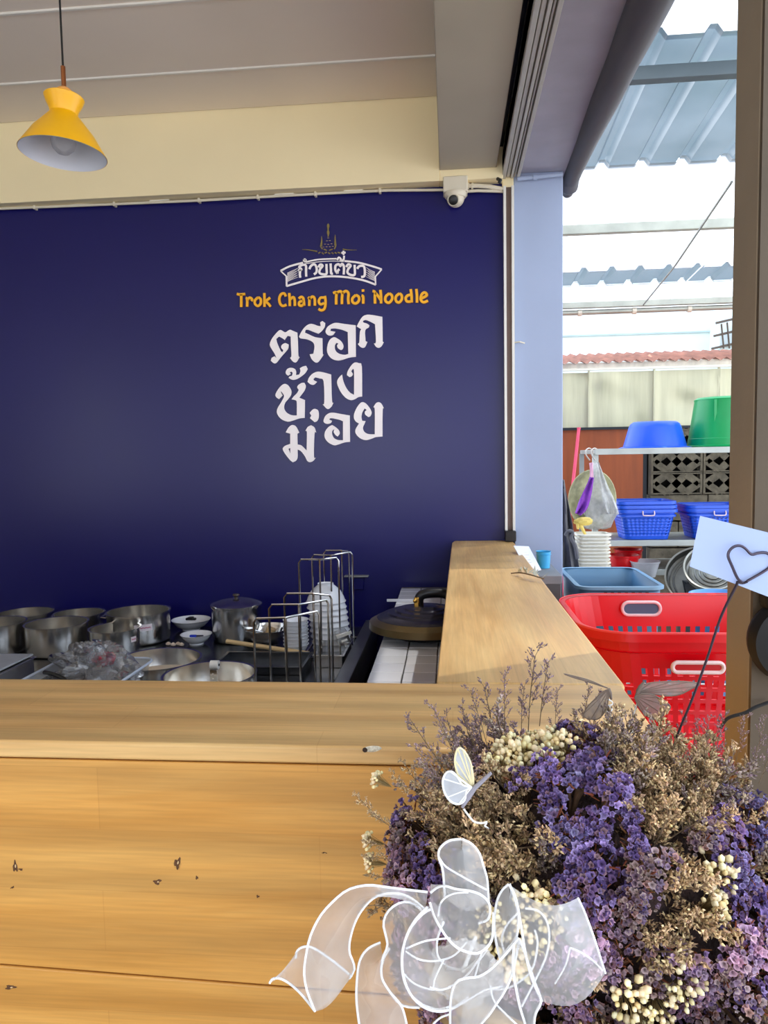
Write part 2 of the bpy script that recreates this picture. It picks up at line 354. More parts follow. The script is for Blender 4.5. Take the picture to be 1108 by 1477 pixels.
# column with conduit strip and shutter guide at its left
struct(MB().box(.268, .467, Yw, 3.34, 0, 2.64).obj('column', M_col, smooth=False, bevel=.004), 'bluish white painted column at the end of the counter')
g = thing('shutter_guide', 'narrow vertical metal guide between blue wall and white column', 'rail', (.246, Yw, 0))
MB().box(-.020, -.010, -.035, .0, 1.142, 2.58).obj('guide_lip', M_white, g, smooth=False)
MB().box(-.010, .012, -.018, .0, 1.142, 2.58).obj('guide_channel', mat('brown_guide', S(112,92,84), .5, .3), g, smooth=False)
MB().box(.012, .022, -.035, .0, 1.142, 2.58).obj('guide_lip', M_white, g, smooth=False)
MB().box(-.022, .022, -.075, .0, 1.142, 1.185).obj('guide_foot', M_blackp, g, smooth=False, bevel=.003)
# anchors, scars on the column
t = tag(MB().tube([at(742,494,1,3.112), at(750,493,1,3.10), at(757,495,1,3.112)], .003, 6).obj('wall_hook', M_pvc), 'small bent hook halfway up the white column', 'hook')
# pipe across the top of the column
t = thing('column_pipe', 'thin cream pipe crossing the top of the white column', 'pipe')
MB().tube([at(746,258,1,3.09), at(812,251,1,3.09)], .0085, 10).obj('pipe', M_col, t)
MB().tube([at(769,255.5,1,3.09), at(775,255,1,3.09)], .0115, 10).obj('pipe_coupling', M_col, t)
# rolled tarpaulin
c1 = at(829,243,1,3.12); c2 = at(938,0,1,1.97); dT = (c2-c1)/(c2.y-c1.y)
pts = [at(817,283,1,3.30), at(821,270,1,3.24), c1]+[c1+dT*(y-c1.y) for y in (2.5, 1.97, 1.0, 0, -1.5, -3)]
P = crom(pts, 4); rs = []
for i, p in enumerate(P): rs.append((.006 if i == 0 else .016 if i == 1 else .024 if i < 4 else .036+.018*min(1.3, max(0,(3.12-p.y)/1.15)))*(1+.03*math.sin(i*1.7)))
t = thing('rolled_awning', 'dark grey rolled up tarpaulin awning hanging along the outer edge of the soffit', 'awning')
MB().tube(P, rs, 16).obj('roll', M_tube, t)
# right hand pillar
px0 = at(1051, 700, 1, 1.50).x
struct(MB().box(px0, px0+.30, 1.385, 1.50, 0, 3.2).obj('pillar', mat('brown_grey_pillar_paint', S(148,134,114), .75, var=.10, scale=3, bump=.06), smooth=False, bevel=.004), 'brown grey pillar at the right edge')
struct(MB().box(px0+.001, px0+.301, 1.375, 1.385, 0, 3.2).obj('pillar_shade_face', mat('pillar_shade_colour', S(84,72,56), .7, var=.15, scale=3, bump=.06), smooth=False), 'added dark skin giving the pillar a shaded front')  # added thin box; its darker colour stands in for shade on the front
# conduit along the beam
t = thing('cable_conduit', 'thin cream conduit clipped along the underside of the cream beam', 'pipe')
cp = [at(x, y, 1, 3.10) for x, y in ((-60,305),(0,301),(150,295),(290,289),(450,280),(560,274.5),(640,274))]
MB().tube(cp, .0055, 8).obj('pipe', M_pvc, t)
for x, y in ((50,299),(165,294.5),(287,289),(372,284.5),(455,280),(548,275)):
    c = at(x, y, 1, 3.10); MB().box(c.x-.005, c.x+.005, c.y-.008, c.y+.018, c.z-.009, c.z+.009).obj('clip', M_pvc, t, bevel=.002)
for x, y in ((20,301),(115,296),(230,291),(410,282),(510,277)):
    a = at(x-14, y-1.5, 1, 3.105); b = at(x+14, y-3.2, 1, 3.105)
    MB().tube([a, b], .004, 6).obj('cable', M_white, t)
# CCTV
jb = at(657, 269, 1, 3.075)
t = thing('security_camera', 'small white dome security camera at the top right of the blue wall', 'camera', (jb.x, 3.12, jb.z))
MB().box(-.049, .049, -.075, -.0, -.028, .032).obj('junction_box', M_pvc, t, bevel=.004)
prof = [(.0,-.012),(.040,-.012),(.043,-.004),(.043,.010),(.040,.014),(.0,.014)]
MB().lathe([(0.0001,0),(.044,0),(.046,-.006),(.044,-.016),(.040,-.020),(.0001,-.020)], 32, (0,-.045,-.026)).obj('collar', M_pvc, t)
MB().lathe([(.036*math.cos(a), -.046-.036*math.sin(a)) for a in [k*PI/2/10 for k in range(10)]]+[(.0001,-.082)], 32, (0,-.045,0)).obj('dome', M_pvc, t)
fdir = Vector((-.30, -1, -.35)).normalized(); q = fdir.to_track_quat('Z', 'Y').to_matrix()
c0 = Vector((0,-.045,-.052))
ey = MB().lathe([(0.0001,.038),(.014,.038),(.019,.036),(.020,.026)], 24, c0, q).obj('lens', M_blackp, t)
MB().lathe([(.019,.034),(.0225,.036),(.023,.028)], 24, c0, q).obj('lens_ring', M_pvc, t)
t = thing('camera_conduit', 'pair of cream pipes from the security camera box to the shutter track', 'pipe')
MB().tube([at(672,268,1,3.085), at(690,268,1,3.085), at(705,269,1,3.09), at(726,273,1,3.095)], .0085, 10).obj('pipe', M_pvc, t)
MB().tube([at(672,276,1,3.09), at(690,275,1,3.09), at(726,276,1,3.10)], .006, 8).obj('pipe', M_pvc, t)
for x in (674, 680): MB().tube([at(x,268.2,1,3.085), at(x+3,268.2,1,3.085)], .0125, 10).obj('pipe_coupling', M_pvc, t)
# little dark bolt by the beam end
t = tag(MB().tube([at(718,258,1,3.05), at(722,260,1,3.03), at(720,264,1,3.03)], .007, 8).obj('beam_bolt', M_dark), 'dark bolt under the end of the grey beam beside the shutter track', 'bolt')

# ================================================================ WOODEN COUNTER
ct = thing('wooden_counter', 'varnished pale timber counter, an L of thick boards round the kitchen', 'counter')
YF, YI = .884, 1.147; XL, XR = -.026, .262
# thick top: front limb, arm limb
zg = (at(0,1093,1,YF).z+at(600,1108,1,YF).z)/2
MB().box(-3.2, .262, YF, YI, zg+.001, 1.14).obj('front_top_board', M_wood_top, ct, bevel=.004)
ga_, gb_ = at(0,1392,1,YF+.003), at(510,1432,1,YF+.003); sl = (gb_.z-ga_.z)/(gb_.x-ga_.x); jz = lambda x: ga_.z+sl*(x-ga_.x)
# arm top with a chamfer at far left and slight wear
outl = [(-.026,1.149),(.268,1.149),(.262,1.9),(.258,Yw-.05),(.245,Yw-.01),(.012,Yw-.01),(.004,Yw-.06),(-.010,2.2)]
MB().prism([(x,y,1.100) for x,y in outl], (0,0,.0395)).obj('arm_top_board', M_wood_arm, ct, bevel=.005)
def fboard(z0a, z0b, z1a, z1b):
    return MB().prism([(-3.2,YF+.003,z0a),(.262,YF+.003,z0b),(.262,YF+.003,z1b),(-3.2,YF+.003,z1a)], (0,.042,0)).obj('front_board', M_wood_front, ct, bevel=.002)
fboard(jz(-3.2)+.0012, jz(.262)+.0012, zg-.0012, zg-.0012)
fboard(.50, .50, jz(-3.2)-.0012, jz(.262)-.0012)
for kx, ky, w_, h_, a_ in ((256,1245,.0042,.0075,.3),(227,1272,.0055,.0035,-.4),(22,1250,.0035,.0075,0),(30,1254,.003,.0015,.2),(284,1266,.0018,.0025,.2),(372,1293,.0022,.0018,0),(18,1280,.0030,.0012,-.5),(15,1424,.008,.0030,-.2),(468,1230,.0035,.0008,0)):
    p_ = at(kx, ky, 1, YF+.003); R_ = Matrix.Rotation(a_, 3, 'Y')
    MB().lathe([(.0001,.0010),(.5,.0009),(.8,.0006),(1,-.0002)], 18, p_, R_ @ Matrix(((w_,0,0),(0,0,-1),(0,h_,0))), fn=lambda r,z,a,j: r*(1+.28*math.sin(3*a+kx)+.18*math.sin(5*a+ky))).obj('knot', mat('knot_dark_%d'%kx, S(92,58,30), .8, var=.45, scale=300), ct)
    if w_ > .003: MB().lathe([(.0001,.0014),(.6,.0012),(1,-.0002)], 12, p_+Vector((w_*.25,0,h_*.15)), R_ @ Matrix(((w_*.35,0,0),(0,0,-1),(0,h_*.45,0)))).obj('knot_chip', M_pale_wood, ct)
MB().box(-3.2, .262, YF+.003, YF+.045, .05, .496).obj('front_board', M_wood_front, ct, bevel=.003)
MB().box(-3.2, .25, YF+.03, YI-.03, .0, 1.10).obj('frame', M_dark, ct, smooth=False)
MB().box(-3.2, .25, YI-.03, YI-.004, .0, 1.10).obj('inner_board', M_wood_front, ct, smooth=False)
MB().box(.235, .258, YI, Yw-.02, .0, 1.098).obj('side_board', M_wood_front, ct, bevel=.003)
MB().box(.095, .115, YI, Yw-.02, .0, 1.098).obj('side_board', M_wood_front, ct, bevel=.003)
MB().box(.248, .261, YF+.046, YI-.001, .0, 1.098).obj('end_board', M_wood_front, ct, smooth=False)
# bark scar on the top edge
sc = at(537, 1081, 1, .884)
MB().lathe([(0.0001,-.004),(.006,-.0025),(.008,0),(.006,.0015),(.0001,.002)], 14, (sc.x,sc.y+.001,sc.z), Matrix(((1.5,0,0),(0,0,.5),(.12,.55,0)))).obj('knot_scar', mat('bark_scar', S(214,204,180), .8, var=.3, scale=160, bump=.5, bscale=300), ct)
MB().lathe([(0.0001,-.002),(.003,-.001),(.003,.001),(.0001,.002)], 10, (sc.x-.009,sc.y,sc.z-.0008), Matrix(((1.1,0,0),(0,0,.6),(0,1,0)))).obj('knot', mat('dark_knot', S(50,34,22), .8), ct)

# ================================================================ KITCHEN
TZ = .78
# tiled ledge
tl = thing('tiled_ledge', 'narrow ledge of white glazed tiles beside the wooden counter arm', 'ledge')
MB().box(-.212, .09, 1.2, Yw-.005, 0, .940).obj('ledge_body', M_grout, tl, smooth=False)
tm = MB().box(-.0410, .0410, -.038, .038, 0, .008).mesh('tile', M_tile, smooth=False)
y = 1.24
while y < 3.06:
    for x in (-.168, -.083, .002, .060):
        ob = inst('tile', tm, tl, Matrix.Translation((x+random.uniform(-.0006,.0006), y, .941+random.uniform(0,.0008))))
        ob.scale.x = 1 if x < .05 else .35; ob.location.x += (0 if x < .05 else .001)
        bb = ob.modifiers.new('bevel','BEVEL'); bb.width = .0015; bb.segments = 1
    y += .080
# steel worktop
wt = thing('steel_worktop', 'low dark steel kitchen worktop running the length of the blue wall', 'table', (0,0,0))
MB().box(-3.6, -.365, 1.25, 3.06, TZ-.03, TZ).obj('top', M_table, wt, bevel=.003)
MB().box(-.365, -.318, 1.25, 3.06, TZ-.09, TZ+.03).obj('edge_rail', mat('dull_steel_rail', S(130,130,132), .35, .8, var=.15), wt, bevel=.003)
MB().box(-3.6, -.33, 1.26, 1.28, TZ-.12, TZ-.03).obj('apron', M_steel, wt)
for x in (-3.5,-2.0,-.4):
    for y in (1.32,3.0): MB().box(x-.02,x+.02,y-.02,y+.02,0,TZ-.03).obj('leg', M_steel, wt)
for y in (1.5,1.9,2.3,2.7): MB().box(-.335,-.322,y-.03,y+.03,0,TZ-.09).obj('side_panel', M_dark, wt)

def kpos(l, r, ym, yb, z=TZ, Y=None):
    """centre and radius on the worktop, and rim height, of a round vessel seen at these image columns/rows"""
    cx = (l+r)/2
    Y0 = at(cx, yb, 2, z).y; R = (r-l)/2*Y0/F
    for _ in range(3): Yc = Y0+R*.93; R = (r-l)/2*Yc/F*.985
    c = at(cx, ym, 1, Yc); return Vector((c.x, Yc, z)), R, c.z-z
def pot(name, label, l, r, ym, yb, group=None, sticker=None, handle=None, m=M_steel):
    c, R, H = kpos(l, r, ym, yb)
    t = thing(name, label, 'pot', c, 0, group)
    th = .0022; q = R*.12
    pr = [(.0001,0),(R-q,0),(R-q*.3,q*.35),(R,q),(R,H-.004),(R+.005,H-.001),(R+.005,H+.001),(R-th,H),(R-th,q),(R-q-th,th*2),(.0001,th*2)]
    MB().lathe(pr, 48).obj('body', M_steel_in if m is M_steel else m, t)
    if sticker:
        a, w, h, zf = sticker
        rows = [[(math.cos(a+s_)*(R+.0012), math.sin(a+s_)*(R+.0012), H*zf+dz) for s_ in [(-.5+k/6)*w/R for k in range(7)]] for dz in (-h/2,h/2)]
        st = MB().grid(rows).obj('paper_label', M_label, t, fixn=False)
        w2 = w*.8; rows = [[(math.cos(a+s_)*(R+.0018), math.sin(a+s_)*(R+.0018), H*zf+dz+.0015*math.sin(k*2.1)) for k, s_ in enumerate([(-.5+k/14)*w2/R for k in range(15)])] for dz in (-.0018,.0018)]
        MB().grid(rows).obj('ink_writing', M_ink, st, fixn=False)
    for s_ in (0,):
        if handle is not None:
            a = handle; ux, uy = math.cos(a), math.sin(a)
            pts = [(ux*R-uy*.03, uy*R+ux*.03, H*.8),(ux*(R+.025)-uy*.025, uy*(R+.025)+ux*.025, H*.82),(ux*(R+.025)+uy*.025, uy*(R+.025)-ux*.025, H*.82),(ux*R+uy*.03, uy*R-ux*.03, H*.8)]
            MB().tube(crom(pts,4), .003, 6).obj('handle', M_steel, t)
    return t, c, R, H
PG = 'open stainless steel pots on the worktop'
pot('cooking_pot', 'open steel pot cut off by the left picture edge', -48, 37, 897, 950, PG)
pot('cooking_pot', 'open steel pot at the far left of the rear row', -3, 77, 883, 925, PG)
pot('cooking_pot', 'unlabelled wide open steel pot standing in the front row behind the plastic bag', 36, 127, 898, 951, PG)
pot('cooking_pot', 'open steel pot in the middle of the rear row, half hidden', 77, 151, 884, 926, PG)
pot('cooking_pot', 'smaller open steel pot with a white sticker on its right edge', 128, 203, 905, 950, PG, sticker=(-.35,.025,.02,.62))
pot('cooking_pot', 'largest open steel pot with a handwritten paper label on its side', 153, 246, 881, 934, PG, sticker=(-1.02,.068,.026,.62), handle=PI)
# wide pans at the front
pot('wide_pan', 'wide shallow steel pan, nearest one behind the front counter edge', 165, 292, 950, 1000, handle=PI*.85)
t, c, R, H = pot('wide_pan', 'second steel pan with a riveted bracket and white roller', 233, 372, 972, 1030)
br = thing('pan_clip', 'riveted metal clip with white roller on the rim of the second pan', 'clip', at(309,975,1,c.y-.07))
MB().box(-.012,.010,-.004,.0,-.03,.02).obj('plate', M_steel, br, bevel=.001)
MB().tube([(-.008,-.004,.034),(.016,-.004,.034)], .013, 16).obj('roller', M_white, br)
MB().tube([(-.010,-.004,.034),(.018,-.004,.034)], .004, 8).obj('axle', M_dark, br)
for z in (-.02,-.008,.006): MB().lathe([(.0001,.002),(.0025,.001),(.003,0)], 8, (-.002,-.004,z), Matrix.Rotation(PI/2,3,'X')).obj('rivet', M_steel, br)
# aluminium pot with lid
t, c, R, H = pot('lidded_pot', 'round aluminium pot with a domed lid and knob against the blue wall', 304, 378, 872, 930, m=M_alpot)
lid = MB().lathe([(.0001,H+.026),(R*.35,H+.024),(R*.7,H+.017),(R*.93,H+.009),(R+.004,H+.004),(R+.004,H+.0015),(R*.9,H+.0015)], 48).obj('lid', M_alpot, t)
MB().lathe([(.0001,H+.044),(.012,H+.043),(.014,H+.038),(.007,H+.032),(.007,H+.025)], 20).obj('knob', mat('knob_dark', S(70,58,48), .4), lid)
for a in (-.55, -2.2):
    ux, uy = math.cos(a), math.sin(a)
    pts = [(ux*R-uy*.014, uy*R+ux*.014, H-.008),(ux*(R+.012)-uy*.013, uy*(R+.012)+ux*.013, H+.006),(ux*(R+.012)+uy*.013, uy*(R+.012)-ux*.013, H+.006),(ux*R+uy*.014, uy*R-ux*.014, H-.008)]
    MB().tube(crom(pts,4), .003, 6).obj('handle', M_alpot, t)
# bowls
def bowl_mesh(R, H, foot=.45, name='bowl', m=None, th=.0025, n=36):
    pr = [(.0001,.004),(R*foot*.9,.004),(R*foot,0),(R*foot,.006),(R*.72,H*.38),(R*.90,H*.75),(R*.955,H*.93),(R,H*.97),(R,H),(R-th,H),(R*.9,H*.74),(R*.7,H*.40),(R*.4,.010),(.0001,.008)]
    return MB().lathe(pr, n).mesh(name, m or M_porc)
def single(name, me, label, cat, loc, group=None, rot=None):
    o = bpy.data.objects.new(name, me); C.objects.link(o); o.location = loc
    if rot: o.rotation_euler = rot
    return tag(o, label, cat, group)
c, R, H = kpos(246, 305, 893, 914); single('bowl', bowl_mesh(R,H), 'larger white bowl holding a black clip beside the lidded pot', 'bowl', c)
tag(MB().box(-.022,.022,-.008,.008,0,.010).box(-.012,.010,-.014,.012,.004,.014).obj('black_clip', M_blackp, bevel=.003, loc=(c.x, c.y, c.z+.040)), 'small black clip lying in the larger white bowl', 'clip')
c, R, H = kpos(259, 307, 914, 934); single('bowl', bowl_mesh(R,H), 'smaller white bowl with blue packets in front of the larger bowl', 'bowl', c)
for i,(dx,col,lab) in enumerate(((-.012,S(30,60,200),'blue sauce packet in the smaller white bowl'),(.016,S(60,60,70),'dark packet in the smaller white bowl'))):
    tag(MB().box(-.014,.014,-.006,.006,0,.009).obj('packet', mat('packet_'+'ab'[i], col, .3), bevel=.003, loc=(c.x+dx, c.y-.004*i, c.z+H*.66)), lab, 'packet')
# garlic crumbs
for i,x in enumerate((243,250,257,262)):
    p = at(x, 931+i%2, 2, TZ)
    tag(MB().lathe([(.0001,0),(.008,.003),(.009,.008),(.004,.013),(.0001,.015)], 12, M=Matrix(((1.2,0,0),(0,.9,0),(0,0,1)))).obj('garlic_clove', mat('garlic_%s'%'abcd'[i], S(226,206,186), .6), loc=p), ('leftmost','second from left','third from left','rightmost')[i]+' of the pale garlic cloves lying behind the wide pan', 'garlic', 'garlic cloves on the worktop')
# steel bowl with ladles, rolling pin
c, R, H = kpos(350, 421, 905, 938); ts = single('steel_bowl', bowl_mesh(R,H,.5,'steel_bowl',M_steel), 'steel mixing bowl with ladles behind the rolling pin', 'bowl', c)
def stick(name, label, cat, a, b, r, m, blob=None):
    t = thing(name, label, cat, a); v = Vector(b)-Vector(a)
    MB().tube([(0,0,0), v*.5, v], r, 12).obj('handle', m, t)
    if blob: MB().lathe([(.0001,-.010),(blob*.7,-.006),(blob,.004),(blob*.9,.004),(.0001,-.007)], 20, -v*.08).obj('cup', M_steel, t)
    return t
stick('ladle', 'steel ladle with its cup on the rim of the steel mixing bowl', 'ladle', at(362,908,1,c.y-.02), at(392,915,1,c.y+.02), .004, M_steel, .022)
stick('wooden_scoop', 'small pale wooden scoop standing in the steel mixing bowl', 'scoop', at(386,922,1,c.y), at(392,906,1,c.y), .018, M_pale_wood)
stick('serving_spoon', 'dark steel spoon handle rising out of the steel mixing bowl', 'spoon', at(400,925,1,c.y+.01), at(407,905,1,c.y+.03), .004, M_dark)
stick('rolling_pin', 'pale wooden rolling pin lying in front of the steel mixing bowl', 'rolling pin', at(327,925,1,2.62), at(446,943,1,2.55), .0085, M_pale_wood)
# steel trays at the right end of the worktop
def tray(name, label, x0, x1, y0, y1, z, h, m=M_steel):
    t = thing(name, label, 'tray', ((x0+x1)/2,(y0+y1)/2,z)); w=(x1-x0)/2; d=(y1-y0)/2
    b = MB(); b.box(-w,w,-d,-d+.003,0,h).box(-w,w,d-.003,d,0,h).box(-w,-w+.003,-d,d,0,h).box(w-.003,w,-d,d,0,h).box(-w,w,-d,d,0,.003)
    b.obj('body', m, t, bevel=.001)
    MB().box(-w-.008,w+.008,-d-.008,-d,h-.003,h).box(-w-.008,w+.008,d,d+.008,h-.003,h).box(-w-.008,-w,-d,d,h-.003,h).box(w,w+.008,-d,d,h-.003,h).obj('rim', m, t, bevel=.001)
    return t
tray('steel_tray', 'shallow rectangular steel tray in front of the rolling pin', -.80, -.50, 2.36, 2.54, TZ, .03, M_table)
tray('steel_box', 'deeper square steel box against the worktop edge rail behind the wire racks', -.47, -.375, 2.45, 2.68, TZ, .045, M_alpot)
tray('foil_tray', 'small shiny tray lying near the front wire rack', -.62, -.53, 1.98, 2.1, TZ, .05, M_alpot)
# wire racks
def bend(p, q, d):  # rounded corner points helper
    return p
def rack(name, label, rows, zb, Ys, base, r=.0034):
    t = thing(name, label, 'rack')
    for row, Y in zip(rows, Ys):
        top = [at(x, y, 1, Y+dy) for x, y, dy in row]
        feet = [Vector((p.x, p.y, zb)) for p in top]
        pts = [feet[0], top[0]-Vector((0,0,.012)), top[0]+(top[1]-top[0]).normalized()*.008]
        pts += [top[i] for i in range(1, len(top)-1)]
        pts += [top[-1]+(top[-2]-top[-1]).normalized()*.008, top[-1]-Vector((0,0,.012)), feet[-1]]
        MB().tube(pts, r, 8).obj('wire_hoop', M_steel, t)
        for i in range(1, len(top)-1): MB().tube([feet[i], top[i]], r, 8).obj('wire_upright', M_steel, t)
    x0, x1, y0, y1 = base
    MB().tube([(x0,y0,zb+.004),(x1,y0,zb+.004),(x1,y1,zb+.004),(x0,y1,zb+.004)], r, 6, closed=True).obj('base_ring', M_steel, t)
    return t
zb = TZ
rack('wire_bowl_rack', 'low chrome wire bowl rack in front, just behind the front counter',
     [[(366,892,0),(412,891,0),(460,881,.10)],[(388,872,0),(431,872,0),(473,865,.10)],[(410,856,0),(452,856,0),(478,859,.06)]], zb, (1.95,2.06,2.17),
     (at(366,892,1,1.95).x, at(460,881,1,2.05).x, 1.95, 2.25))
rack('wire_bowl_rack', 'taller chrome wire bowl rack standing round the big stack of white bowls',
     [[(431,807,0),(461,807,0),(488,804,.04)],[(450,800,0),(477,801,0),(508,796,.06)],[(467,794,0),(493,794,0),(503,795,.04)]], zb, (2.55,2.68,2.80),
     (at(431,807,1,2.55).x, at(508,800,1,2.74).x, 2.55, 2.86))
# bowl stacks
c, R, H = kpos(440, 509, 900, 932)
R = .076; c = Vector((at(478,925,1,2.70).x, 2.72, TZ))
bm_ = bowl_mesh(R, .070, .40, 'white_bowl', th=.004); ztop = at(470, 843, 1, 2.70).z
n = 9; z0 = .002
step = (ztop-TZ-.070)/(n-1)
for i in range(n):
    single('white_bowl', bm_, nth(n-1-i)+' upside-down white bowl of the tall stack in the taller wire rack', 'bowl',
           c+Vector((-.0025*i+random.uniform(-.001,.001), random.uniform(-.001,.001), .072+i*step)), 'upside-down white bowls in the tall stack', (PI,0,random.random()*6))
c2 = Vector((at(427,920,1,2.62).x, 2.62, TZ)); zt = at(427,893,1,2.62).z; R2 = .047
bs = bowl_mesh(R2, .04, .55, 'small_bowl')
n = 8; step = (zt-TZ-.04)/(n-1)
for i in range(n):
    single('small_bowl', bs, nth(n-1-i)+' small white bowl of the low stack left of the tall stack', 'bowl', c2+Vector((0,0,i*step)), 'small white bowls in the low stack')
# folded foil container right of stack
p = at(498,922,2,TZ+.05)
t = thing('slicer_box', 'small white plastic slicer leaning at the foot of the tall bowl stack', 'slicer', (p.x, 2.62, TZ+.045), .3)
MB().box(-.022,.022,-.03,.03,0,.045).obj('body', M_alpot, t, bevel=.003); MB().box(-.022,.035,-.034,-.03,.03,.042).obj('lip', M_white, t, bevel=.001); MB().tube([(-.01,-.034,.015),(.012,-.034,.015)],.005,8).obj('knob', M_white, t)
t.rotation_euler = (0,-.3,.3)
# bracket on the wall
p = at(515, 830, 1, Yw)
t = thing('wall_bracket', 'thin grey shelf bracket on the blue wall right of the tall rack', 'bracket', (p.x, Yw, p.z))
MB().box(-.052,.052,-.03,0,-.003,.003).obj('bar', M_shelf, t, bevel=.001); MB().box(-.028,.030,-.012,0,-.06,-.010).obj('socket_plate', M_blue, t, bevel=.003)

# big lid on a stock pot
LC = at(614,897,2,.99); RL = LC.x-at(533,893,1,LC.y).x
sp_ = thing('stock_pot', 'low dark stock pot on the tiled ledge under the charcoal lid', 'pot', (LC.x, LC.y, .95))
zl = .99
hp = max(.01, zl-.95-.004)
MB().lathe([(.0001,.0),(.10,.0),(.12,.01),(.135,hp),(.130,hp),(.115,.012),(.0001,.006)], 40).obj('body', M_dark, sp_)
ld = thing('wok_lid', 'large round charcoal lid with stepped rings and black handle beside the counter arm', 'lid', (LC.x, LC.y, zl))
pr = [(.0001,.052),(.045,.051),(.05,.048),(.072,.047),(.077,.043),(.100,.041),(.105,.036),(.125,.034),(.130,.029),(.150,.025),(.165,.018),(.19,.006),(.192,-.014),(.186,-.016),(.184,0),(.0001,.03)]
pr = [(r*RL/.192, z) for r, z in pr]
MB().lathe(pr[:11], 56).obj('dome', M_lid, ld)
MB().lathe(pr[10:15], 56).obj('rim', M_bronze, ld)
MB().tube(crom([(-.02,0,.05),(-.018,0,.075),(.0,0,.088),(.05,.01,.088),(.075,.01,.075),(.08,.01,.045)],5), .015, 12).obj('handle', M_blackp, ld)
MB().box(-.034,-.018,-.022,-.010,.048,.080).obj('handle_mount', M_gold, ld, bevel=.003)
MB().lathe([(.0001,.004),(.006,.002),(.007,0)], 10, (-.03,-.024,.07), Matrix.Rotation(PI/2,3,'X')).obj('rivet', M_gold, ld)
# white card behind lid
a = at(558,864,1,2.75); b = at(604,876,1,2.75)
tag(MB().box(a.x,b.x,2.75,2.752,.95,a.z).obj('white_card', M_paper, bevel=.0005), 'white card standing behind the charcoal lid', 'card')

# plastic container with a bag of scraps
p0 = at(22, 985, 1, 1.95); p1 = at(163, 985, 1, 1.95); zt = at(90, 949, 1, 2.23).z
hw = (p1.x-p0.x)/2
t = thing('plastic_container', 'frosted plastic food container holding a clear bag at the left', 'container', ((p0.x+p1.x)/2, 2.09, TZ))
h = zt-TZ
o1 = rrect(hw*2-.02, .26, .03); o2 = rrect(hw*2, .28, .035); o3 = rrect(hw*2+.012, .292, .04)
loops = [[(x,y,0) for x,y in o1],[(x,y,h) for x,y in o2],[(x,y,h+.001) for x,y in o3],[(x,y,h-.006) for x,y in o3]]
MB().grid([l_+[l_[0]] for l_ in loops]).obj('tub', M_clearbox, t)
MB().prism([(x,y,0) for x,y in o1], (0,0,.002)).obj('tub_base', M_clearbox, t)
MB().tube([(x,y,h) for x,y in o3], .004, 6, closed=True).obj('tub_rim', mat('frosted_rim', S(206,216,230), .35), t)
tb = thing('clear_plastic_bag', 'crumpled clear plastic bag with pink scraps in the frosted container', 'bag', (t.location.x+.02, 2.10, TZ+.01))
def crumple(R, sz, seed, n=26, amp=.35):
    rnd = random.Random(seed); ph = [(rnd.uniform(3,9), rnd.uniform(3,9), rnd.uniform(0,6)) for _ in range(5)]
    rows = []
    for i in range(n+1):
        v = i/n*PI; row = []
        for k in range(n+1):
            u = (k%n)/n*2*PI; s_ = 1
            for a_, b_, c_ in ph: s_ += amp*.2*math.sin(round(a_)*u+b_*v+c_)*math.sin(v)
            row.append((R*sz[0]*s_*math.sin(v)*math.cos(u), R*sz[1]*s_*math.sin(v)*math.sin(u), R*sz[2]*s_*math.cos(v)))
        rows.append(row)
    return rows
zz = at(108, 926, 1, 2.1).z-TZ-.02
b = MB().grid([[ (x, y, z+zz*.5) for x,y,z in r] for r in crumple(1, (.11,.09,zz*.52), 3, 30, .9)]); b.obj('film', M_film, tb, ang=20)
MB().grid([[ (x+.03, y-.01, z+zz*.75) for x,y,z in r] for r in crumple(1, (.035,.03,.022), 5, 14, .6)]).obj('pink_scraps', mat('pink_scraps', S(200,60,80), .5), tb)
MB().grid([[ (x-.02, y, z+zz*.35) for x,y,z in r] for r in crumple(1, (.07,.05,zz*.25), 9, 14, .8)]).obj('white_scraps', mat('white_scraps', S(222,216,212), .6), tb)
MB().grid([[ (x+.0, y, z+zz*.82) for x,y,z in r] for r in crumple(1, (.04,.04,zz*.26), 13, 20, .9)]).obj('bag_knot', M_film, tb, ang=20)
tag(MB().tube(crom([at(64,970,1,2.0), at(76,972,1,1.98), at(92,979,1,1.97), at(96,986,1,1.96)],4), .006, 8).obj('black_tongs', M_blackp), 'black tong handle lying across the frosted container', 'tongs')
p = at(-10, 975, 1, 2.0)
p.x -= .055
t = thing('container_cover', 'frosted container cover lying at the left edge behind the front counter', 'cover', (p.x-.02, 2.12, TZ+.10)); 
MB().box(-.07,.07,-.10,.10,.0,.006).obj('lid_panel', M_clearbox, t, bevel=.002); MB().box(-.075,.075,-.105,-.098,-.006,.010).obj('lid_lip', M_clearbox, t, bevel=.002)
tray('storage_box', 'plain steel storage box under the frosted lid at the left edge', p.x-.10, p.x+.05, 2.02, 2.22, TZ, .095)

# ================================================================ PENDANT LAMP
LY = 2.0
lc = at(93, 224, 1, LY); ln = at(92, 134, 1, LY)
Lh = ln.z-lc.z
lamp = thing('pendant_lamp', 'yellow diabolo pendant lamp with white lining hanging by a black cord', 'lamp', (at(91,100,1,LY).x, LY, lc.z))
tilt = Matrix.Rotation(math.radians(3), 3, 'Y') @ Matrix.Rotation(math.radians(-2), 3, 'X')
zc0 = Lh*.98
def lp(r, z): return (r, z)
piv = Vector((0,0,Lh))
R3 = .114; zn = Lh*.655
outer = [(.050, Lh*.93),(.052,Lh*.915),(.047,Lh*.83),(.038,zn+.012),(.0355,zn),(.040,zn-.006),(.080,Lh*.33),(R3-.002,.004),(R3,.0)]
inner = [(R3-.0015,-.0004),(R3-.004,.004),(.078,Lh*.33),(.038,zn-.008),(.033,zn),(.0001,zn+.002)]
MB().lathe([(r,z-Lh) for r,z in outer], 64, piv, tilt).obj('lamp_shade', M_yellow, lamp)
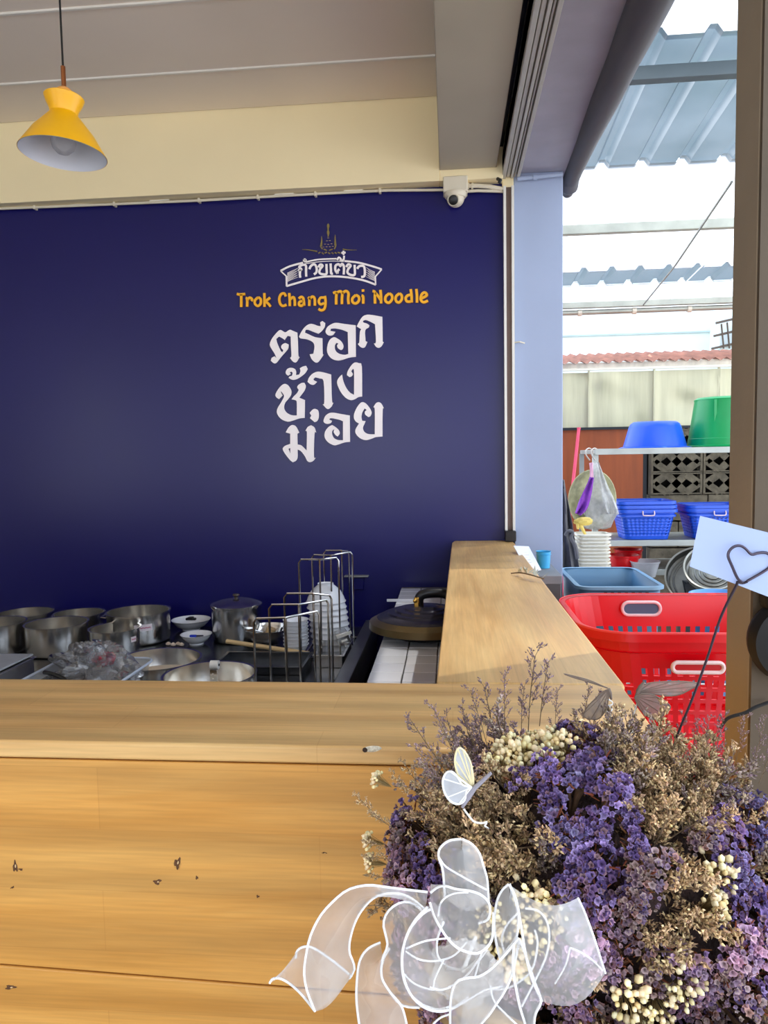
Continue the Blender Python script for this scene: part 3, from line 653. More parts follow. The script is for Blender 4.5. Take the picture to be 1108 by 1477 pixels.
MB().lathe([(r,z-Lh) for r,z in inner], 64, piv, tilt).obj('shade_lining', M_lampin, lamp)
MB().lathe([(r,z-Lh) for r,z in [(.0001,Lh*.99),(.020,Lh*.985),(.026,Lh*.96),(.050,Lh*.928)]], 40, piv, tilt).obj('shade_top', M_yellow, lamp)
MB().lathe([(.0001,.012),(.014,.012),(.021,.006),(.022,-.004),(.0001,-.004)], 24, piv, tilt).obj('top_cap', mat('peach_cap', S(238,170,90), .4), lamp)
stem_top = at(91,96,1,LY).z-lc.z
MB().tube([(0,0,Lh),(0,0,stem_top)], .0063, 12).obj('stem', M_copper, lamp)
MB().tube([(0,0,stem_top),(0,0,ZC-lc.z-.02)], .0028, 8).obj('cord', M_cord, lamp)
MB().lathe([(.0001,-.03),(.04,-.028),(.045,-.02),(.045,-.004),(.0001,-.004)], 24, (0,0,ZC-lc.z)).obj('ceiling_rose', M_yellow, lamp)
bp_ = tilt @ Vector((0,0,-Lh*.80))+piv
MB().lathe([(.0001,-.034),(.016,-.030),(.028,-.018),(.0335,0),(.029,.018),(.018,.036),(.013,.048)], 28, bp_, tilt).obj('bulb', M_glass, lamp)
MB().lathe([(.014,.046),(.014,.075),(.017,.078),(.017,.085),(.0001,.085)], 20, bp_, tilt).obj('bulb_socket', M_white, lamp)

# ================================================================ WALL SIGN
SY = Yw-.004
def wp(o_, s_):  # zoomed coordinate -> wall point
    return lambda x, y: at(o_[0]+x/s_, o_[1]+y/s_, 1, SY)
sign = thing('wall_sign', 'shop name in cream and orange letters on the blue wall', 'sign', (0,0,0))
zA = wp((380,445), 6.1556); zB = wp((380,520), 6.1556); zC = wp((395,315), 6.5176); zD = wp((335,410), 7.641); zE = wp((475,405), 7.387)
def smooth2(pts, n=3):
    """keeps sharp corners (angle > 55deg), rounds the rest"""
    N = len(pts); out = []
    P = [Vector((x, y, 0)) for x, y in pts]
    def sharp(i):
        a = (P[i]-P[i-1]); b = (P[(i+1)%N]-P[i])
        return a.length > 0 and b.length > 0 and a.angle(b) > math.radians(58)
    for i in range(N):
        p1, p2 = P[i], P[(i+1)%N]; p0 = p1*2-p2 if sharp(i) else P[i-1]; p3 = p2*2-p1 if sharp((i+1)%N) else P[(i+2)%N]
        for k in range(n):
            t_ = k/n; v = .5*((2*p1)+(p2-p0)*t_+(2*p0-5*p1+4*p2-p3)*t_*t_+(3*p1-p0-3*p2+p3)*t_**3); out.append((v.x, v.y))
    return out
def glyph(pts, Z, m=None, holes=(), name='thai_letter', d=.004):
    return MB().prism([Z(x,y) for x,y in smooth2(pts)], (0,-d,0), [[Z(x,y) for x,y in h] for h in holes]).obj(name, m or M_signw, sign, smooth=False)
glyph([(58,320),(80,265),(130,205),(155,192),(180,205),(200,212),(235,190),(265,200),(302,215),(308,300),(312,415),(322,432),(300,470),(283,480),(262,470),(238,440),(250,420),(246,330),(244,250),(215,243),(190,280),(170,265),(140,250),(115,270),(125,310),(155,375),(172,388),(178,370),(160,350),(165,325),(195,308),(225,320),(222,355),(195,390),(160,430),(120,480),(95,487),(68,465),(75,440),(100,425),(118,440),(100,400),(75,360)], zA)
glyph([(318,250),(340,205),(375,160),(415,138),(450,142),(485,155),(510,158),(505,125),(525,112),(550,130),(545,165),(520,200),(490,225),(450,210),(400,190),(375,190),(370,215),(400,228),(460,255),(525,265),(528,400),(537,408),(510,450),(485,478),(460,478),(430,450),(412,408),(445,402),(455,340),(440,300),(390,275),(330,265)], zA)
glyph([(553,205),(570,165),(610,138),(650,128),(720,138),(820,150),(822,430),(760,438),(700,458),(650,462),(600,440),(568,390),(570,330),(590,280),(620,258),(645,260),(690,290),(712,330),(705,360),(690,370),(665,355),(655,330),(668,312),(650,305),(635,330),(640,370),(670,400),(720,412),(755,405),(750,210),(700,190),(640,178),(600,180),(595,200),(640,208),(620,235),(590,242),(565,230)], zA)
glyph([(830,160),(850,120),(880,75),(915,58),(960,58),(1057,75),(1060,295),(1070,300),(1050,335),(1025,350),(1000,340),(982,312),(1000,295),(992,140),(950,118),(910,103),(885,110),(890,125),(920,135),(942,150),(935,170),(905,195),(908,290),(924,298),(905,340),(885,350),(860,340),(838,315),(852,300),(858,210),(870,185)], zA)
glyph([(200,100),(215,75),(245,65),(280,75),(292,100),(290,130),(320,125),(330,95),(325,70),(350,55),(380,48),(395,75),(375,110),(340,140),(300,165),(260,172),(225,155),(235,142),(255,135),(262,110),(250,98),(235,105),(245,120),(220,135),(203,120)], zB, name='tone_mark')
glyph([(108,305),(130,260),(165,220),(195,208),(225,225),(250,270),(245,310),(220,345),(195,375),(185,420),(205,460),(250,485),(298,488),(298,380),(290,355),(252,345),(270,320),(300,290),(315,262),(302,240),(310,220),(340,200),(365,198),(378,230),(365,270),(335,310),(320,330),(365,350),(370,365),(368,510),(320,515),(260,535),(215,543),(160,520),(125,475),(125,430),(160,370),(185,320),(175,295),(155,270),(160,290),(172,310),(140,343),(120,330)], zB)
glyph([(393,190),(405,155),(435,120),(480,100),(530,105),(603,125),(610,355),(623,375),(605,410),(580,430),(560,425),(528,390),(542,370),(536,185),(500,160),(460,150),(445,165),(450,175),(478,190),(450,215),(420,212)], zB)
glyph([(655,200),(670,155),(700,125),(710,180),(735,240),(770,285),(806,305),(806,100),(795,75),(780,95),(795,120),(785,140),(765,148),(743,130),(750,95),(785,40),(815,18),(850,25),(875,55),(878,320),(845,325),(810,345),(775,352),(730,330),(685,275)], zB)
glyph([(200,638),(225,595),(255,573),(290,585),(320,640),(303,650),(305,745),(340,755),(385,800),(388,640),(375,625),(395,590),(425,575),(455,595),(470,640),(455,650),(450,850),(467,862),(445,890),(415,903),(390,890),(370,850),(335,805),(305,790),(305,860),(290,890),(262,903),(230,875),(175,795),(190,760),(240,740),(240,650)], zB, holes=[[(224,785),(240,776),(241,828)]])
glyph([(412,465),(440,435),(465,430),(490,450),(492,510),(475,540),(455,547),(415,512),(427,490)], zB, name='tone_mark')
glyph([(535,535),(550,495),(580,470),(620,463),(690,475),(768,488),(770,722),(720,728),(660,748),(625,752),(575,725),(545,680),(550,630),(580,590),(612,573),(640,590),(672,620),(678,650),(660,675),(640,660),(625,635),(632,612),(618,618),(610,645),(625,685),(660,705),(708,708),(708,540),(670,525),(600,512),(585,525),(610,535),(600,555),(570,563),(545,555)], zB)
glyph([(805,510),(808,470),(830,420),(860,380),(885,370),(915,385),(950,430),(962,465),(950,495),(932,502),(905,480),(902,455),(918,440),(900,425),(880,460),(872,500),(878,535),(908,538),(900,560),(885,595),(895,630),(930,652),(990,655),(990,440),(977,415),(1000,380),(1025,370),(1050,385),(1072,428),(1060,440),(1058,675),(1000,680),(960,695),(910,707),(860,690),(822,650),(820,610),(850,560),(820,540)], zB)
# strokes
def stroke_poly(mb, pts, w, Z, d=.003, n=4, taper=None):
    P = crom([(x,y,0) for x,y in pts], n) if len(pts) > 2 else [Vector((x,y,0)) for x,y in pts]
    N = len(P); L = []; Rr = []
    for i in range(N):
        dd = (P[min(i+1,N-1)]-P[max(i-1,0)]); dd.normalize(); nn = Vector((-dd.y, dd.x, 0)); ww = w/2*(taper(i/(N-1)) if taper else 1)
        L.append(P[i]+nn*ww); Rr.append(P[i]-nn*ww)
    T = lambda v, y_: Z(v.x, v.y)+Vector((0,y_,0))
    o_ = len(mb.v)
    for i in range(N): mb.v += [tuple(T(L[i],0)), tuple(T(Rr[i],0)), tuple(T(Rr[i],-d)), tuple(T(L[i],-d))]
    for i in range(N-1):
        a = o_+i*4; b_ = a+4
        for k in range(4): mb.f.append((a+k, a+(k+1)%4, b_+(k+1)%4, b_+k))
    mb.f.append((o_,o_+1,o_+2,o_+3)); e = o_+(N-1)*4; mb.f.append((e+3,e+2,e+1,e))
def word(letters, Z, w, m, name, d=.003, edge=None):
    for ps in letters:
        if edge:
            mb = MB()
            for s_ in ps: stroke_poly(mb, [(x+3, y+3) for x, y in s_], w+7, Z, .0012)
            mb.obj('letter_outline', edge, sign, smooth=False)
        mb = MB()
        for s_ in ps: stroke_poly(mb, s_, w, Z, d)
        mb.obj(name, m, sign, smooth=False)
word([[[(52,106),(85,114),(145,108)],[(100,112),(101,180),(100,252)]],
      [[(150,152),(166,165),(166,248)],[(166,178),(195,148),(222,168),(212,186)]],
      [[(288,145),(255,175),(252,215),(285,240),(315,212),(315,165),(288,145)]],
      [[(355,98),(358,175),(357,250)],[(420,148),(375,188),(400,215),(425,248)]],
      [[(592,135),(575,102),(540,112),(520,160),(530,215),(560,240),(600,225)]],
      [[(630,98),(635,170),(636,242)],[(640,168),(675,142),(690,175),(692,240)]],
      [[(735,160),(762,140),(785,158),(795,238)],[(785,185),(745,195),(738,228),(765,238),(785,220)]],
      [[(838,142),(852,165),(850,240)],[(852,168),(885,136),(910,160),(912,238)]],
      [[(1012,148),(975,150),(955,190),(975,222),(1015,208)],[(1022,130),(1030,190),(1020,265),(985,288),(952,272)]]], zD, 27, M_signo, 'latin_letter', edge=M_signoe)
word([[[(42,134),(75,125),(74,190),(74,254)],[(75,135),(115,112),(138,135),(136,190),(136,250)],[(138,135),(178,110),(205,135),(202,190),(208,250)]],
      [[(285,152),(248,188),(250,228),(285,242),(316,212),(315,172),(285,152)]],
      [[(345,158),(362,170),(362,245)],[(360,92),(361,118)]],
      [[(462,110),(486,120),(487,180),(488,244)],[(488,125),(518,160),(548,205)],[(545,98),(552,170),(553,242)]],
      [[(640,135),(602,170),(600,215),(635,235),(668,200),(668,158),(640,135)]],
      [[(750,135),(712,168),(710,212),(742,232),(772,200),(772,158),(750,135)]],
      [[(868,90),(877,160),(878,232)],[(868,150),(835,158),(815,185),(828,220),(870,222)]],
      [[(928,88),(935,160),(935,234)]],
      [[(985,188),(1040,155),(1018,125),(985,148),(975,200),(1005,230),(1052,212)]]], zE, 27, M_signo, 'latin_letter', edge=M_signoe)
# banner: border, hatching, small lettering
mb = MB()
for s_, w in (([(65,495),(150,452),(275,418)],17),([(665,402),(800,418),(930,452),(1015,480)],17),([(300,412),(420,388),(590,380)],13),([(960,625),(850,585),(700,556),(540,546),(400,560),(250,600),(120,638)],18),
             ([(65,495),(92,520),(120,545)],12),([(120,545),(122,640)],16),([(1015,480),(985,515),(955,548)],12),([(955,548),(958,625)],14),([(290,428),(420,410),(560,402),(660,408)],6)):
    stroke_poly(mb, s_, w, zC)
mb.obj('banner_border', M_signw, sign, smooth=False)
for k in range(9):
    mb = MB(); f = k/8
    stroke_poly(mb, [(128,540+f*78-24),(175,515+f*80-22),(232-(k%2)*16,485+f*85-18)], 5, zC, taper=lambda u: 1-u*.7); mb.obj('hatch_line', M_signw, sign, smooth=False)
    mb = MB()
    stroke_poly(mb, [(950,530+f*80-24),(905,505+f*82-20),(868+(k%2)*16,480+f*86-18)], 5, zC, taper=lambda u: 1-u*.7); mb.obj('hatch_line', M_signw, sign, smooth=False)
word([[[(228,488),(262,482),(240,458),(270,438),(302,445),(304,500),(306,548)],[(250,485),(246,520),(250,558)]],
      [[(335,478),(350,448),(382,432),(402,462),(402,505),(378,528)]],
      [[(420,462),(438,435),(460,446),(436,478),(430,512),(460,526),(496,522),(497,475),(496,430)]],
      [[(535,425),(538,480),(540,518),(556,520)]],
      [[(600,520),(580,488),(582,445),(612,432),(626,450),(642,428),(660,455),(658,528)],[(618,478),(604,492),(600,520)]],
      [[(682,458),(702,432),(724,446),(700,478),(694,512),(724,532),(760,530),(762,480),(760,438)]],
      [[(785,475),(805,450),(845,450),(856,490),(852,542),(822,552)]]], zC, 21, M_signw, 'small_thai_letter')
word([[[(275,398),(310,394)],[(292,378),(294,414)]], [[(597,392),(612,368),(632,384),(625,396),(655,392),(662,352)]], [[(636,326),(676,322)],[(655,306),(657,344)]]], zC, 17, M_signw, 'tone_mark')
# temple spire emblem
mb = MB()
stroke_poly(mb, [(513,50),(512,110),(513,172)], 26, zC, taper=lambda u: .15+abs(math.sin(u*PI*2.2))*.8)
stroke_poly(mb, [(450,168),(452,215),(446,262)], 20, zC, taper=lambda u: .15+.9*u)
stroke_poly(mb, [(578,155),(578,205),(580,255)], 20, zC, taper=lambda u: .15+.9*u)
stroke_poly(mb, [(268,294),(330,298),(408,312)], 9, zC, taper=lambda u: .3+u); stroke_poly(mb, [(650,290),(700,298),(782,298)], 9, zC, taper=lambda u: 1.3-u)
for a, b_ in (((440,262),(458,290)),((585,255),(570,290)),((470,290),(500,302)),((555,290),(520,302)),((420,330),(440,318)),((452,322),(470,338)),((480,328),(500,318)),((512,322),(530,334)),((545,322),(562,334)),((575,320),(592,332)),((602,320),(628,328))):
    stroke_poly(mb, [a, b_], 11, zC)
mb.obj('temple_emblem', M_signg, sign, smooth=False)
mb = MB()
for x, y in ((513,185),(500,212),(527,210),(483,243),(513,245),(543,240),(468,270),(497,268),(528,268),(556,264),(483,292),(540,292)):
    stroke_poly(mb, [(x-8,y),(x+8,y)], 15, zC, taper=lambda u: .25+.8*math.sin(u*PI))
mb.obj('emblem_jewels', mat('pale_gold_print', S(186,160,120), .5), sign, smooth=False)

# ================================================================ THE OPEN SIDE: ROOF, FENCE, HOUSE
def rz_(Y): return 1.5+1.65-.08*Y
rf = thing('translucent_roof', 'corrugated translucent lean-to roof on dark steel purlins over the side yard', 'roof')
def sheet(x0, x1, y0, y1, lift, m):
    xs = []; x = x0; pitch = .19
    while x < x1-1e-6:
        for dx, dz in ((0,0),(.115,0),(.135,.028),(.160,.028),(.180,0)): xs.append((x+dx, dz))
        x += pitch
    rows = [[(xx, yv, rz_(yv)+.03+lift+dz) for xx, dz in xs] for yv in (y0, (y0+y1)/2, y1)]
    return MB().grid(rows).obj('roof_sheet', m, rf, smooth=False, fixn=False)
def Yat(py, px=960):   # where a sight line meets the roof plane
    return min((1.0+i*.005 for i in range(1300)), key=lambda Y: abs(at(px, py, 1, Y).z-rz_(Y)-.035))
ya, yb, yc, yd = Yat(52), Yat(238), Yat(386), Yat(408)
for x0 in (.60, 1.74, 2.88):
    sheet(x0, x0+1.14, -1.5, ya+.03, .016, M_roof_clear)
    sheet(x0, x0+1.14, ya, yb, .008, M_roof_shade)  # shadow band painted as darker sheets
    sheet(x0, x0+1.14, yb-.04, yc+.02, 0, M_roof_clear)
    sheet(x0, x0+1.14, yc, yd, .012, M_roof_shade)
    sheet(x0, x0+1.14, yd-.02, 6.40, 0, M_roof_clear)
def Yroof_unused(px, py):
    lo, hi = .5, 12
    for _ in range(40):
        m_ = (lo+hi)/2
        if at(px, py, 1, m_).z < rz_(m_): hi = m_     # ray still under the roof -> crossing is ... 
        else: lo = m_
    return m_
def purlin(py0, py1, m, name='purlin'):
    lo = 1.0; best = None
    for i in range(1100):
        Y = 1.0+i*.006
        dlt = at(930, (py0+py1)/2, 1, Y).z-rz_(Y)
        if best is None or abs(dlt) < best[0]: best = (abs(dlt), Y)
    Y = best[1]; h = (py1-py0)/F*Y
    return MB().box(.56, 4.2, Y-.022, Y+.022, rz_(Y)-h*.55, rz_(Y)+.018).obj(name, m, rf, smooth=False, bevel=.003), Y
M_purl = mat('blue_grey_steel_purlin', S(92,104,110), .5, .3, var=.1)
M_purl2 = mat('galvanised_purlin', S(176,178,166), .5, .5, var=.15, scale=8)
_, Y1 = purlin(95, 116, M_purl); _, Y2 = purlin(318, 333, M_purl2); _, Y3 = purlin(432, 441, M_purl2)
MB().box(.56, 4.2, 1.1, 1.14, rz_(1.1)-.04, rz_(1.1)+.02).obj('purlin', M_purl, rf, smooth=False)
# gutter pipe with clips under last purlin
gz = at(930, 448, 1, Y3+.02).z
gp = thing('gutter_pipe', 'pale pipe with clips hung under the far edge of the roof', 'pipe')
MB().tube([(.5, Y3+.02, gz), (4.2, Y3+.02, gz+.01)], .020, 12).obj('pipe', M_purl2, gp)
for k in range(8):
    x = 1.02+k*.42; MB().tube([(x, Y3+.02, gz), (x+.03, Y3+.02, gz)], .027, 10).obj('clip', M_pvc, gp)
# a line of wire under the roof
a = at(928,440,1,Y3-.1); b = at(1056,262,1,3.4)
tag(MB().tube([a, (a+b)/2-Vector((0,0,.03)), b], .006, 6).obj('stay_cable', M_shelf), 'thin cable running slantwise under the translucent roof', 'cable')
for x in (4.1,):
    for y in (.2, 3.0, 6.0): MB().box(x-.04, x+.04, y-.04, y+.04, 0, rz_(y)).obj('post', M_purl, rf)

# fence of zinc sheets over plywood and breeze blocks
YFW = 5.4
zt = at(930, 533, 1, YFW).z; zm = at(930, 612.5, 1, YFW).z
fe = thing('boundary_fence', 'boundary wall of dull zinc sheets above plywood and pierced blocks', 'fence', (0,0,0))
M_zinc = mat('weathered_zinc_sheet', S(190,186,156), .42, .3, var=.2, scale=2.6, stretch=(3.5,1,.35), bump=.5, bscale=4, rvar=.1)
def zinc(x0, x1, seed):
    rnd = random.Random(seed); rows = []
    dents = [(rnd.uniform(x0,x1), rnd.uniform(zm,zt), rnd.uniform(.04,.10), rnd.uniform(-.02,.02)) for _ in range(5)]
    for j in range(15):
        z = zm-.02+(zt-zm+.01)*j/14; row = []
        for i in range(17):
            x = x0+(x1-x0)*i/16; y = YFW-.012*(1 if i in (0,16) else 0)
            for dx, dz, r, a in dents: y += a*math.exp(-((x-dx)**2+(z-dz)**2)/r**2)
            row.append((x, y, z))
        rows.append(row)
    MB().grid(rows).obj('zinc_sheet', M_zinc, fe, fixn=False)
sx = [at(x, 570, 1, YFW).x for x in (756, 849, 943, 1036)]
w_ = sx[2]-sx[1]
xs_ = [sx[0], sx[1], sx[2], sx[3]]+[sx[3]+w_*k for k in range(1, 5)]
for i, (a, b) in enumerate(zip(xs_[:-1], xs_[1:])):
    zinc(a, b+.006, i)
    MB().box(a-.006, a+.006, YFW-.018, YFW, zm-.02, zt).obj('sheet_seam', M_zinc, fe, smooth=False)
MB().box(.3, 4.0, YFW-.03, YFW+.02, zm-.03, zm-.012).obj('bottom_rail', M_dark, fe)
M_ply = mat('red_brown_plywood', S(150,72,28), .55, var=.22, scale=2.5, stretch=(6,1,.6), bump=.1)
M_ply2 = mat('faded_red_plywood', S(112,44,30), .6, var=.2, scale=3, stretch=(4,1,.7), bump=.1)
xp = at(927, 680, 1, YFW).x
MB().box(.3, xp, YFW-.01, YFW+.012, .0, zm-.03).obj('plywood_panel', M_ply, fe, smooth=False)
MB().box(xp, xp+.03, YFW-.0, YFW+.03, .0, zm-.03).obj('gap_shade_strip', M_dark, fe, smooth=False)  # black strip painted as the shade in the gap, no real post
# pierced blocks
M_block = mat('mossy_breeze_block', S(92,84,68), .9, var=.45, scale=14, bump=.6, bscale=40)
M_rear_dark = mat('dark_rear_render', S(20,18,15), .95, var=.3, scale=6)  # near-black backing seen through the pierced blocks
bx0 = at(936.5, 680, 1, YFW).x; bw = at(1011.5, 680, 1, YFW).x-bx0
zr = [at(970, y, 1, YFW).z for y in (619, 650, 681.5, 713)]
bl = MB(); bh = zr[1]-zr[2]; t_ = .018
w, h = bw/2, bh/2
bl.box(-w+.003,w-.003,-.04,.03,h-t_*.6,h-.002).box(-w+.003,w-.003,-.04,.03,-h+.002,-h+t_*.6).box(-w+.003,-w+t_,-.04,.03,-h,h).box(w-t_,w-.003,-.04,.03,-h,h)
for s_ in (-1, 1):
    for q in (-1, 1):
        bl.obox((s_*w*.86, -.03, 0), (s_*w*.36, -.03, q*h*.84), .05, .017, (0,1,0))
        bl.obox((s_*w*.0, -.03, 0), (s_*w*.36, -.03, q*h*.84), .05, .012, (0,1,0))
bmesh_ = bl.mesh('pierced_block', M_block, smooth=False)
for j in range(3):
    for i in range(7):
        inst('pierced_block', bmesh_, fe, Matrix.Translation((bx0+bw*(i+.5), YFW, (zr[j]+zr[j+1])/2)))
MB().box(bx0, 4.0, YFW+.12, YFW+.2, 0, zm-.02).obj('rear_render', M_rear_dark, fe, smooth=False)
zk = zr[3]
for i in range(6):   # course of solid blocks under the pierced ones
    for j in range(5):
        x = bx0+.40*(i-.5*(j%2)); x1 = min(x+.394, 4.0); x = max(x, bx0)
        ob = MB().box(x, x1, YFW-.035+random.uniform(-.004,.004), YFW+.1, zk-.19*(j+1)+.006, zk-.19*j-.004).obj('concrete_block', M_block, fe, smooth=False, bevel=.005)
MB().box(bx0, 4.0, YFW-.02, YFW+.1, 0, zk-.95).obj('plinth', M_block, fe, smooth=False)
# fascia and rusty roof edge on top
M_rust = mat('rusty_corrugated_sheet', S(168,112,92), .8, var=.3, scale=9, stretch=(2,.5,1), bump=.2)
M_flash = mat('rust_streaked_white_flashing', S(222,214,196), .6, var=.18, scale=7, stretch=(3,1,1))
rr_ = thing('rusty_lean_to', 'rust coloured corrugated roof edge with a white flashing above the zinc fence', 'roof')
zf = at(930, 521, 1, YFW-.02).z
MB().box(.3, 4.0, YFW-.03, YFW-.012, zt-.0, zt+.018).obj('gutter_lip', M_offw, rr_, smooth=False, bevel=.003)
MB().box(.3, 4.0, YFW-.022, YFW-.014, zt+.018, zf).obj('flashing', M_flash, rr_, smooth=False)
zq = at(930, 509, 1, 6.3).z
rows = []
for k in range(2):
    Y = (YFW-.05, 6.3)[k]; z = (zf, zq)[k]
    rows.append([(.3+i*.019, Y, z+.012*math.sin(i*PI/2.0)) for i in range(196)])
MB().grid(rows).obj('corrugated_sheet', M_rust, rr_, fixn=False)
# white house beyond
M_house = mat('white_house_render', S(228,240,236), .7, var=.03, scale=1.5)
hs_ = thing('white_house', 'tall white rendered neighbouring house beyond the rusty roof', 'building')
MB().box(-1, 7.0, 7.6, 7.8, 0, 3.6).obj('wall_panel', M_house, hs_, smooth=False)
z1 = at(930, 481, 1, 7.58).z
MB().box(-1, 7.0, 7.585, 7.6, z1-.008, z1+.008).obj('string_course', mat('grey_string_course', S(180,196,192), .7), hs_, smooth=False)
# window grille of the house
ga = at(1036, 466, 1, 7.2); gb = at(1062, 500, 1, 7.2)
gr = thing('window_grille', 'rusty barred window box on the white house, beside the pillar', 'grille')
w = gb.x-ga.x+.3
for k in range(9): MB().tube([(ga.x+.03+k*w/9, 7.2, ga.z-.01+k*.012), (ga.x+.09+k*w/9, 7.3, gb.z)], .008, 5).obj('bar', mat('rusty_bar_%s'%'abcdefghi'[k], S(96,84,72), .8) if k == 0 else bpy.data.materials['rusty_bar_a'], gr)
for zz, dy in ((ga.z, 0), (gb.z, .1), ((ga.z+gb.z)/2, .05)): MB().obox((ga.x-.02, 7.2+dy, zz), (ga.x+w, 7.2+dy, zz+.10), .02, .02).obj('frame_rail', bpy.data.materials['rusty_bar_a'], gr)
MB().box(ga.x+.06, ga.x+w, 7.32, 7.6, gb.z, ga.z+.08).obj('window_box', M_house, gr, smooth=False)

# ---------------------------------------------------------------- shelving rack
YR0, YR1 = 4.05, 4.50
XA = at(866, 700, 1, YR0).x
z1 = at(950, 647, 1, YR0).z; z2 = at(950, 780, 1, YR0).z; z3 = at(950, 822, 1, YR0).z
rk = thing('shelving_rack', 'grey steel shelving rack with plastic tubs and baskets in the yard', 'rack', (XA, YR0, 0))
XB = 1.95
M_pale_shelf = mat('pale_grey_steel_board', S(176,180,174), .5, .35, var=.12, scale=9)
for nm, z in (('shelf', z1), ('shelf', z2), ('shelf', z3)):
    MB().box(-.03, XB-XA+.02, .0, YR1-YR0, z-.024, z).obj('shelf', M_shelf, rk, smooth=False, bevel=.003)
    MB().box(-.03, XB-XA+.02, -.006, .004, z-.028, z+.004).obj('shelf_edge', M_pale_shelf, rk, smooth=False, bevel=.002)
for x in (-.02, XB-XA):
    for y in (.012, YR1-YR0-.012):
        for k in (0,):
            MB().box(x-.016, x+.012, y-.002, y+.002, 0, z1-.02).box(x-.016, x-.012, y, y+.03 if y < .1 else y+.001, 0, z1-.02).obj('post', M_pale_shelf, rk, smooth=False)

def loftbox(name, parent, m, w0, d0, w1, d1, h, r=.05, th=.003, seg=5, lip=.012, loc=(0,0,0), rows=8, holes=None, rim_h=.012, smooth=True):
    """open tapered tub (w0,d0 at the foot, w1,d1 at the mouth); holes(i,j,n,rows)->True removes that wall cell"""
    mb = MB(); per = rrect(w0, d0, r, seg); n = 0
    # refine the outline evenly
    def refine(w, d):
        o_ = rrect(w, d, r, seg); out = []
        for i in range(len(o_)):
            a = Vector(o_[i]+(0,)); b = Vector(o_[(i+1)%len(o_)]+(0,)); k = KS[i]
            for q in range(k): v = a.lerp(b, q/k); out.append((v.x, v.y))
        return out
    o_ = rrect(w1, d1, r, seg); KS = []
    for i in range(len(o_)):
        L_ = (Vector(o_[i]+(0,))-Vector(o_[(i+1)%len(o_)]+(0,))).length; KS.append(max(1, int(L_/CELL)))
    outs = []
    for j in range(rows+1):
        t = j/rows; outs.append([(x, y, h*t) for x, y in refine(w0+(w1-w0)*t, d0+(d1-d0)*t)])
    N = len(outs[0]); flat = [p for o2 in outs for p in o2]; fs = []
    for j in range(rows):
        for i in range(N):
            if holes and holes(i, j, N, outs[j][i], t): continue
            fs.append((j*N+i, j*N+(i+1)%N, (j+1)*N+(i+1)%N, (j+1)*N+i))
    mb.add(flat, fs)
    mb.f.append(tuple(range(N))[::-1])
    body = mb.obj(name, m, parent, smooth=smooth, fixn=False, loc=loc)
    so = body.modifiers.new('wall', 'SOLIDIFY'); so.thickness = th; so.offset = -1
    return body, outs[-1]
def rimring(name, parent, m, w, d, r, z, lip, rh, loc=(0,0,0), seg=6):
    a = rrect(w, d, r, seg); b = rrect(w+2*lip, d+2*lip, r+lip, seg)
    L = [[(x,y,z) for x,y in a], [(x,y,z+.002) for x,y in rrect(w+lip, d+lip, r+lip/2, seg)], [(x,y,z) for x,y in b], [(x,y,z-rh) for x,y in b], [(x,y,z-rh) for x,y in rrect(w+2*lip-.004, d+2*lip-.004, r+lip-.002, seg)], [(x,y,z-.003) for x,y in rrect(w+lip, d+lip, r+lip/2, seg)], [(x,y,z-.003) for x,y in a]]
    return MB().grid([l_+[l_[0]] for l_ in L]).obj(name, m, parent, loc=loc)

# blue basin and green tub upside down on the top shelf
cx = at(943, 640, 1, YR0+.24); 
R = (at(993,640,1,YR0+.03+.2).x-at(893,640,1,YR0+.03+.2).x)/2; H = at(943,609,1,YR0+.24).z-z1
bt = thing('washing_basin', 'blue plastic basin upside down on the top shelf of the rack', 'basin', (cx.x, YR0+.03+R, z1+.001))
MB().lathe([(R,.0),(R+.004,.006),(R-.012,.011),(R-.020,.012),(R-.05,H*.80),(R-.06,H*.93),(R-.075,H),(.0001,H),(.0001,H-.004),(R-.08,H-.004),(R-.06,H*.8),(R-.024,.010),(R-.006,.002)], 56).obj('body', M_bluep, bt)
MB().lathe([(R-.05,0),(R-.06,.01),(.0001,.01)], 8).mesh('x', M_bluep) if False else None
gx0 = at(992, 640, 1, YR0+.2).x; RG = .205; HG = at(1040,574,1,YR0+.22).z-z1
gt = thing('storage_tub', 'tall green plastic tub upside down on the top shelf beside the pillar', 'tub', (gx0+RG, YR0+.01+RG, z1+.001))
MB().lathe([(RG,.0),(RG+.004,.008),(RG-.01,.014),(RG-.014,.05),(RG-.016,.052),(RG-.045,HG*.93),(RG-.042,HG*.96),(RG-.058,HG),(.0001,HG),(.0001,HG-.004),(RG-.06,HG-.004),(RG-.02,.012),(RG-.006,.002)], 56).obj('body', M_green, gt)
for a in (-2.2, -1.1): MB().box(-.006,.006,-.004,.004,0,HG*.9).obj('moulded_rib', M_green, gt, loc=(math.cos(a)*(RG-.035), math.sin(a)*(RG-.035), .01))

